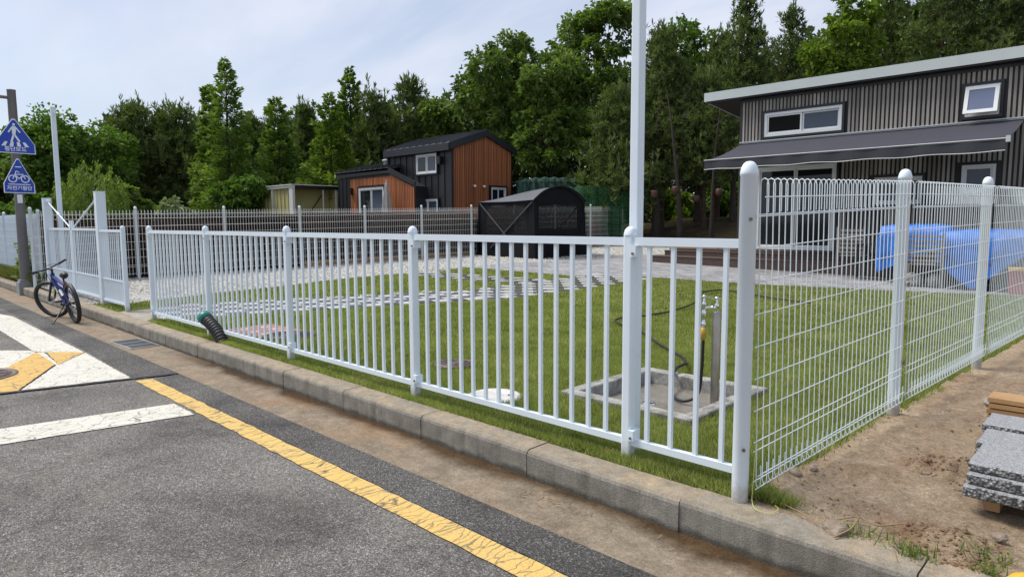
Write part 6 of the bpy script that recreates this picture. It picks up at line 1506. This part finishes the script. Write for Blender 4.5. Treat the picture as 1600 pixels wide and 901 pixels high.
tree('meta', 364, 35, 97, 92, 'tall light green conifer with the highest tip left of the orange house', cb=0.06)
tree('meta', 337, 37, 138, 62, 'shorter light green conifer growing against the left side of the tallest one', cb=0.08)
tree('bush', 384, 33, 272, 84, 'rounded bright green bush left of the open shed', n=7000)
tree('pine', 405, 41, 190, 62, 'dark pine between the tall light green conifer and the next pointed one', cb=0.15)
tree('meta', 442, 36, 157, 84, 'pointed mid green conifer above the open shed', cb=0.08)
tree('pine', 484, 41, 172, 66, 'dark pine between the two pointed green conifers above the shed', cb=0.15)
tree('meta', 553, 38, 110, 70, 'slender green conifer with a tall thin tip above the annex', M['leaf_meta'], 0.1)
tree('meta', 522, 35, 150, 92, 'yellow green conifer directly above the annex roof', M['leaf_meta_y'], 0.1)
tree('pine', 592, 37, 149, 74, 'dark pine just right of the yellow green conifer', cb=0.15)
tree('pine', 644, 38, 131, 88, 'dark pine with upright shoots above the black part of the tiny house', cb=0.15)
tree('broad', 690, 37, 146, 76, 'small loose broadleaf tree right behind the tiny house ridge', None, 0.3, n=8000)
tree('broad', 783, 34, 52, 150, 'large round broadleaf tree above the orange gable end', None, 0.2, n=17000)
tree('broad', 858, 31, 66, 118, 'mid green broadleaf tree between the round tree and the tallest tree', None, 0.16, n=14000)
tree('broad', 935, 36, 3, 150, 'tallest broadleaf tree just left of the tall white pole', None, 0.25, n=18000)
tree('broad', 1065, 38, 28, 120, 'light broadleaf tree top showing between the pines right of the tall pole', M['leaf_bush'], 0.35, n=11000)
tree('pine', 1030, 29, 60, 130, 'dense dark pine directly right of the tall white pole', cb=0.26, tr=0.17, n=2400)
tree('pine', 965, 28, 150, 120, 'low hanging dark pine just left of the tall white pole', cb=0.22, n=2000)
tree('pine', 1098, 28, 130, 115, 'dark pine with a leaning trunk between the tall pole and the cabin', cb=0.30, tr=0.10, n=2000)
tree('pine', 1157, 31, 8, 122, 'tall pine with pointed top just left of the cabin roof corner', cb=0.24, tr=0.15, n=1900, shp=0.8)
tree('pine', 1118, 34, 62, 110, 'dark pine filling the gap behind the thin pale stem near the awning tip', cb=0.22, n=1800, shp=0.6)
tree('pine', 1226, 34, 24, 128, 'tall dark pine rising behind the cabin roof left of the yellow green tree', cb=0.2, n=1500, shp=0.85)
tree('broad', 1308, 27, -14, 118, 'bright yellow green tree above the left part of the cabin roof', M['leaf_maple'], 0.25, n=13000)
tree('pine', 1368, 31, -40, 110, 'dark pine right behind the bright yellow green tree', cb=0.2, n=2200)
tree('broad', 1418, 33, -60, 90, 'thin light green tree between the dark pines above the cabin', M['leaf_meta_y'], 0.3, n=4500)
tree('pine', 1455, 28, -70, 130, 'dark pine above the middle of the cabin roof', cb=0.2, n=2500)
tree('pine', 1530, 27, -110, 135, 'dark pine above the open roof window of the cabin', cb=0.2, n=2500)
tree('pine', 1605, 27, -140, 135, 'dark pine at the right edge above the cabin roof', cb=0.2, n=2300)
tree('bush', 272, 22, 307, 66, 'pale flowering shrub behind the rear mesh fence', M['leaf_pale'], n=3000)
tree('bush', 545, 36, 262, 52, 'small bright shrub behind the annex roof', n=3500)
tree('bush', 482, 38, 268, 64, 'green shrub behind the open shed roof', n=4000)
tree('bush', 60, 24, 300, 100, 'bright green shrub behind the roadside mesh fence and grey pole', n=6000)
tree('bush', 1052, 38, 305, 90, 'bright green shrub under the pines just right of the tall pole', M['leaf_maple'], n=5000, zb=1.2)
tree('bush', 1128, 40, 292, 100, 'bright green shrub under the pines left of the awning', M['leaf_bush'], n=6000, zb=1.2)
tree('bush', 1165, 37, 312, 60, 'yellow green shrub seen beside the corner post of the mesh fence', M['leaf_maple'], n=3500, zb=1.2)
tree('bush', 212, 30, 285, 70, 'dark undergrowth shrub below the leftmost pines', M['leaf_broad'], n=4000)
# bare trunks standing on the bank
def bare(px, dep, ytop, r, label, lean=(0, 0), mat=None):
    x, y = at(px, dep); z0 = bank_h(x, y) if y > 23.6 else gz(x, y); H = 1.35+(346-ytop)/1040*dep-z0; t = thing('tree_stem', (x, y, z0), 0, label, 'tree')
    limbs = [((0, 0, H*k), (0.5*math.cos(k*9), 0.5*math.sin(k*9), H*k+0.4)) for k in (0.5, 0.62, 0.74, 0.86)]; trunk_obj(t, H, r, limbs, mat or M['bark'], lean)
bare(1062, 26.5, 120, 0.11, 'leaning dark tree stem on the bank right of the tall pole', (-0.9, 0.2))
bare(1110, 26.2, 140, 0.075, 'thin pale tree stem on the bank under the awning tip', (0.2, 0.1))
bare(1088, 29, 150, 0.14, 'straight thick dark trunk on the bank between two thin stems')
bare(1143, 28, 150, 0.13, 'straight dark trunk on the bank nearest the corner post')
bare(1024, 28, 130, 0.17, 'thick dark trunk on the bank beside the tall white pole')
bare(1091, 37, 30, 0.06, 'bare dead stem poking out of the crowns between the pines')
bare(953, 28.5, 200, 0.15, 'dark trunk just left of the tall pole behind the net cage')
# rusty hanging pots
for i, (px, py, dep, lab) in enumerate(((1021, 303, 26, 'leftmost of four rusty pots hanging in the pines'), (1053, 297, 26, 'second hanging rusty pot, beside the leaning stem'), (1086, 311, 27, 'lowest of the four rusty pots hanging in the pines'), (1121, 301, 26, 'rightmost rusty hanging pot, under the awning tip'))):
    x, y = at(px, dep); z = 1.35+(346-py)/1040*dep; t = thing('hanging_pot', (x, y, z), 0, lab, 'hanging pot', 'pots hanging in the pines')
    q = MB(); q.lathe([(0, -0.15), (0.10, -0.14), (0.13, -0.05), (0.13, 0.08), (0.105, 0.14), (0.085, 0.14), (0.08, 0.0)], 14); q.build('pot', M['terracotta'], t)
    q = MB(); q.tube([(-0.1, 0, 0.13), (0, 0, 0.35), (0.1, 0, 0.13)], 0.008, 4); q.tube([(0, 0, 0.35), (0, 0, 1.3)], 0.006, 4); q.build('hanger', M['bark'], t)
# dense wood behind everything
def wood(name, segs, seed):
    P = []; T = []
    for (p0, p1, y0, y1, dep, n) in segs:
        px = rng.uniform(p0, p1, n); d = dep+rng.uniform(-2.5, 3.5, n); f = (px-p0)/(p1-p0); yt = y0+(y1-y0)*f+14*np.sin(px*0.09)+9*np.sin(px*0.23+1)
        v = rng.uniform(0, 1, n)**0.85; ypx = 346-(346-yt)*v; a = (px-800)/1040
        X = d*(GA+a*0.7136); Y = d*(GB+a*0.7005); Z = 1.35+(346-ypx)/1040*d; P.append(np.stack([X, Y, Z], 1))
        T.append(np.clip(0.35+0.3*np.sin(px*0.11+ypx*0.05)*np.sin(ypx*0.08)+rng.normal(size=n)*0.18, 0, 1))
    P = np.concatenate(P); T = np.concatenate(T); V, F = leaves(P, unit(len(P))+np.array([0, 0, 0.3]), 0.42, 0.24)
    return tag(link(name, np_mesh(name, V, F, M['leaf_wood'], np.repeat(T, 4))), kind='stuff')
wood('woodland', [(-140, 160, 250, 225, 46, 22000), (160, 320, 200, 200, 46, 16000), (320, 700, 205, 180, 46, 34000), (700, 1010, 150, 120, 46, 24000), (1010, 1250, 112, 95, 48, 19000), (1250, 1760, 60, -60, 44, 34000)], 1)
# climbing weeds on the roadside mesh fence
e = np.stack([rng.normal(-18.6, 0.28, 500), rng.normal(3.06, 0.05, 500), np.abs(rng.normal(0, 0.45, 500))], 1); D = unit(500)
V, F = leaves(e, D, 0.13, 0.07); t = link('climbing_weed', np_mesh('climbing_weed', V, F, M['weed'], np.repeat(rng.uniform(0, 0.8, 500), 4))); tag(t, 'green climbing weeds on the roadside mesh fence beside the grey pole', 'weed')
q = MB()
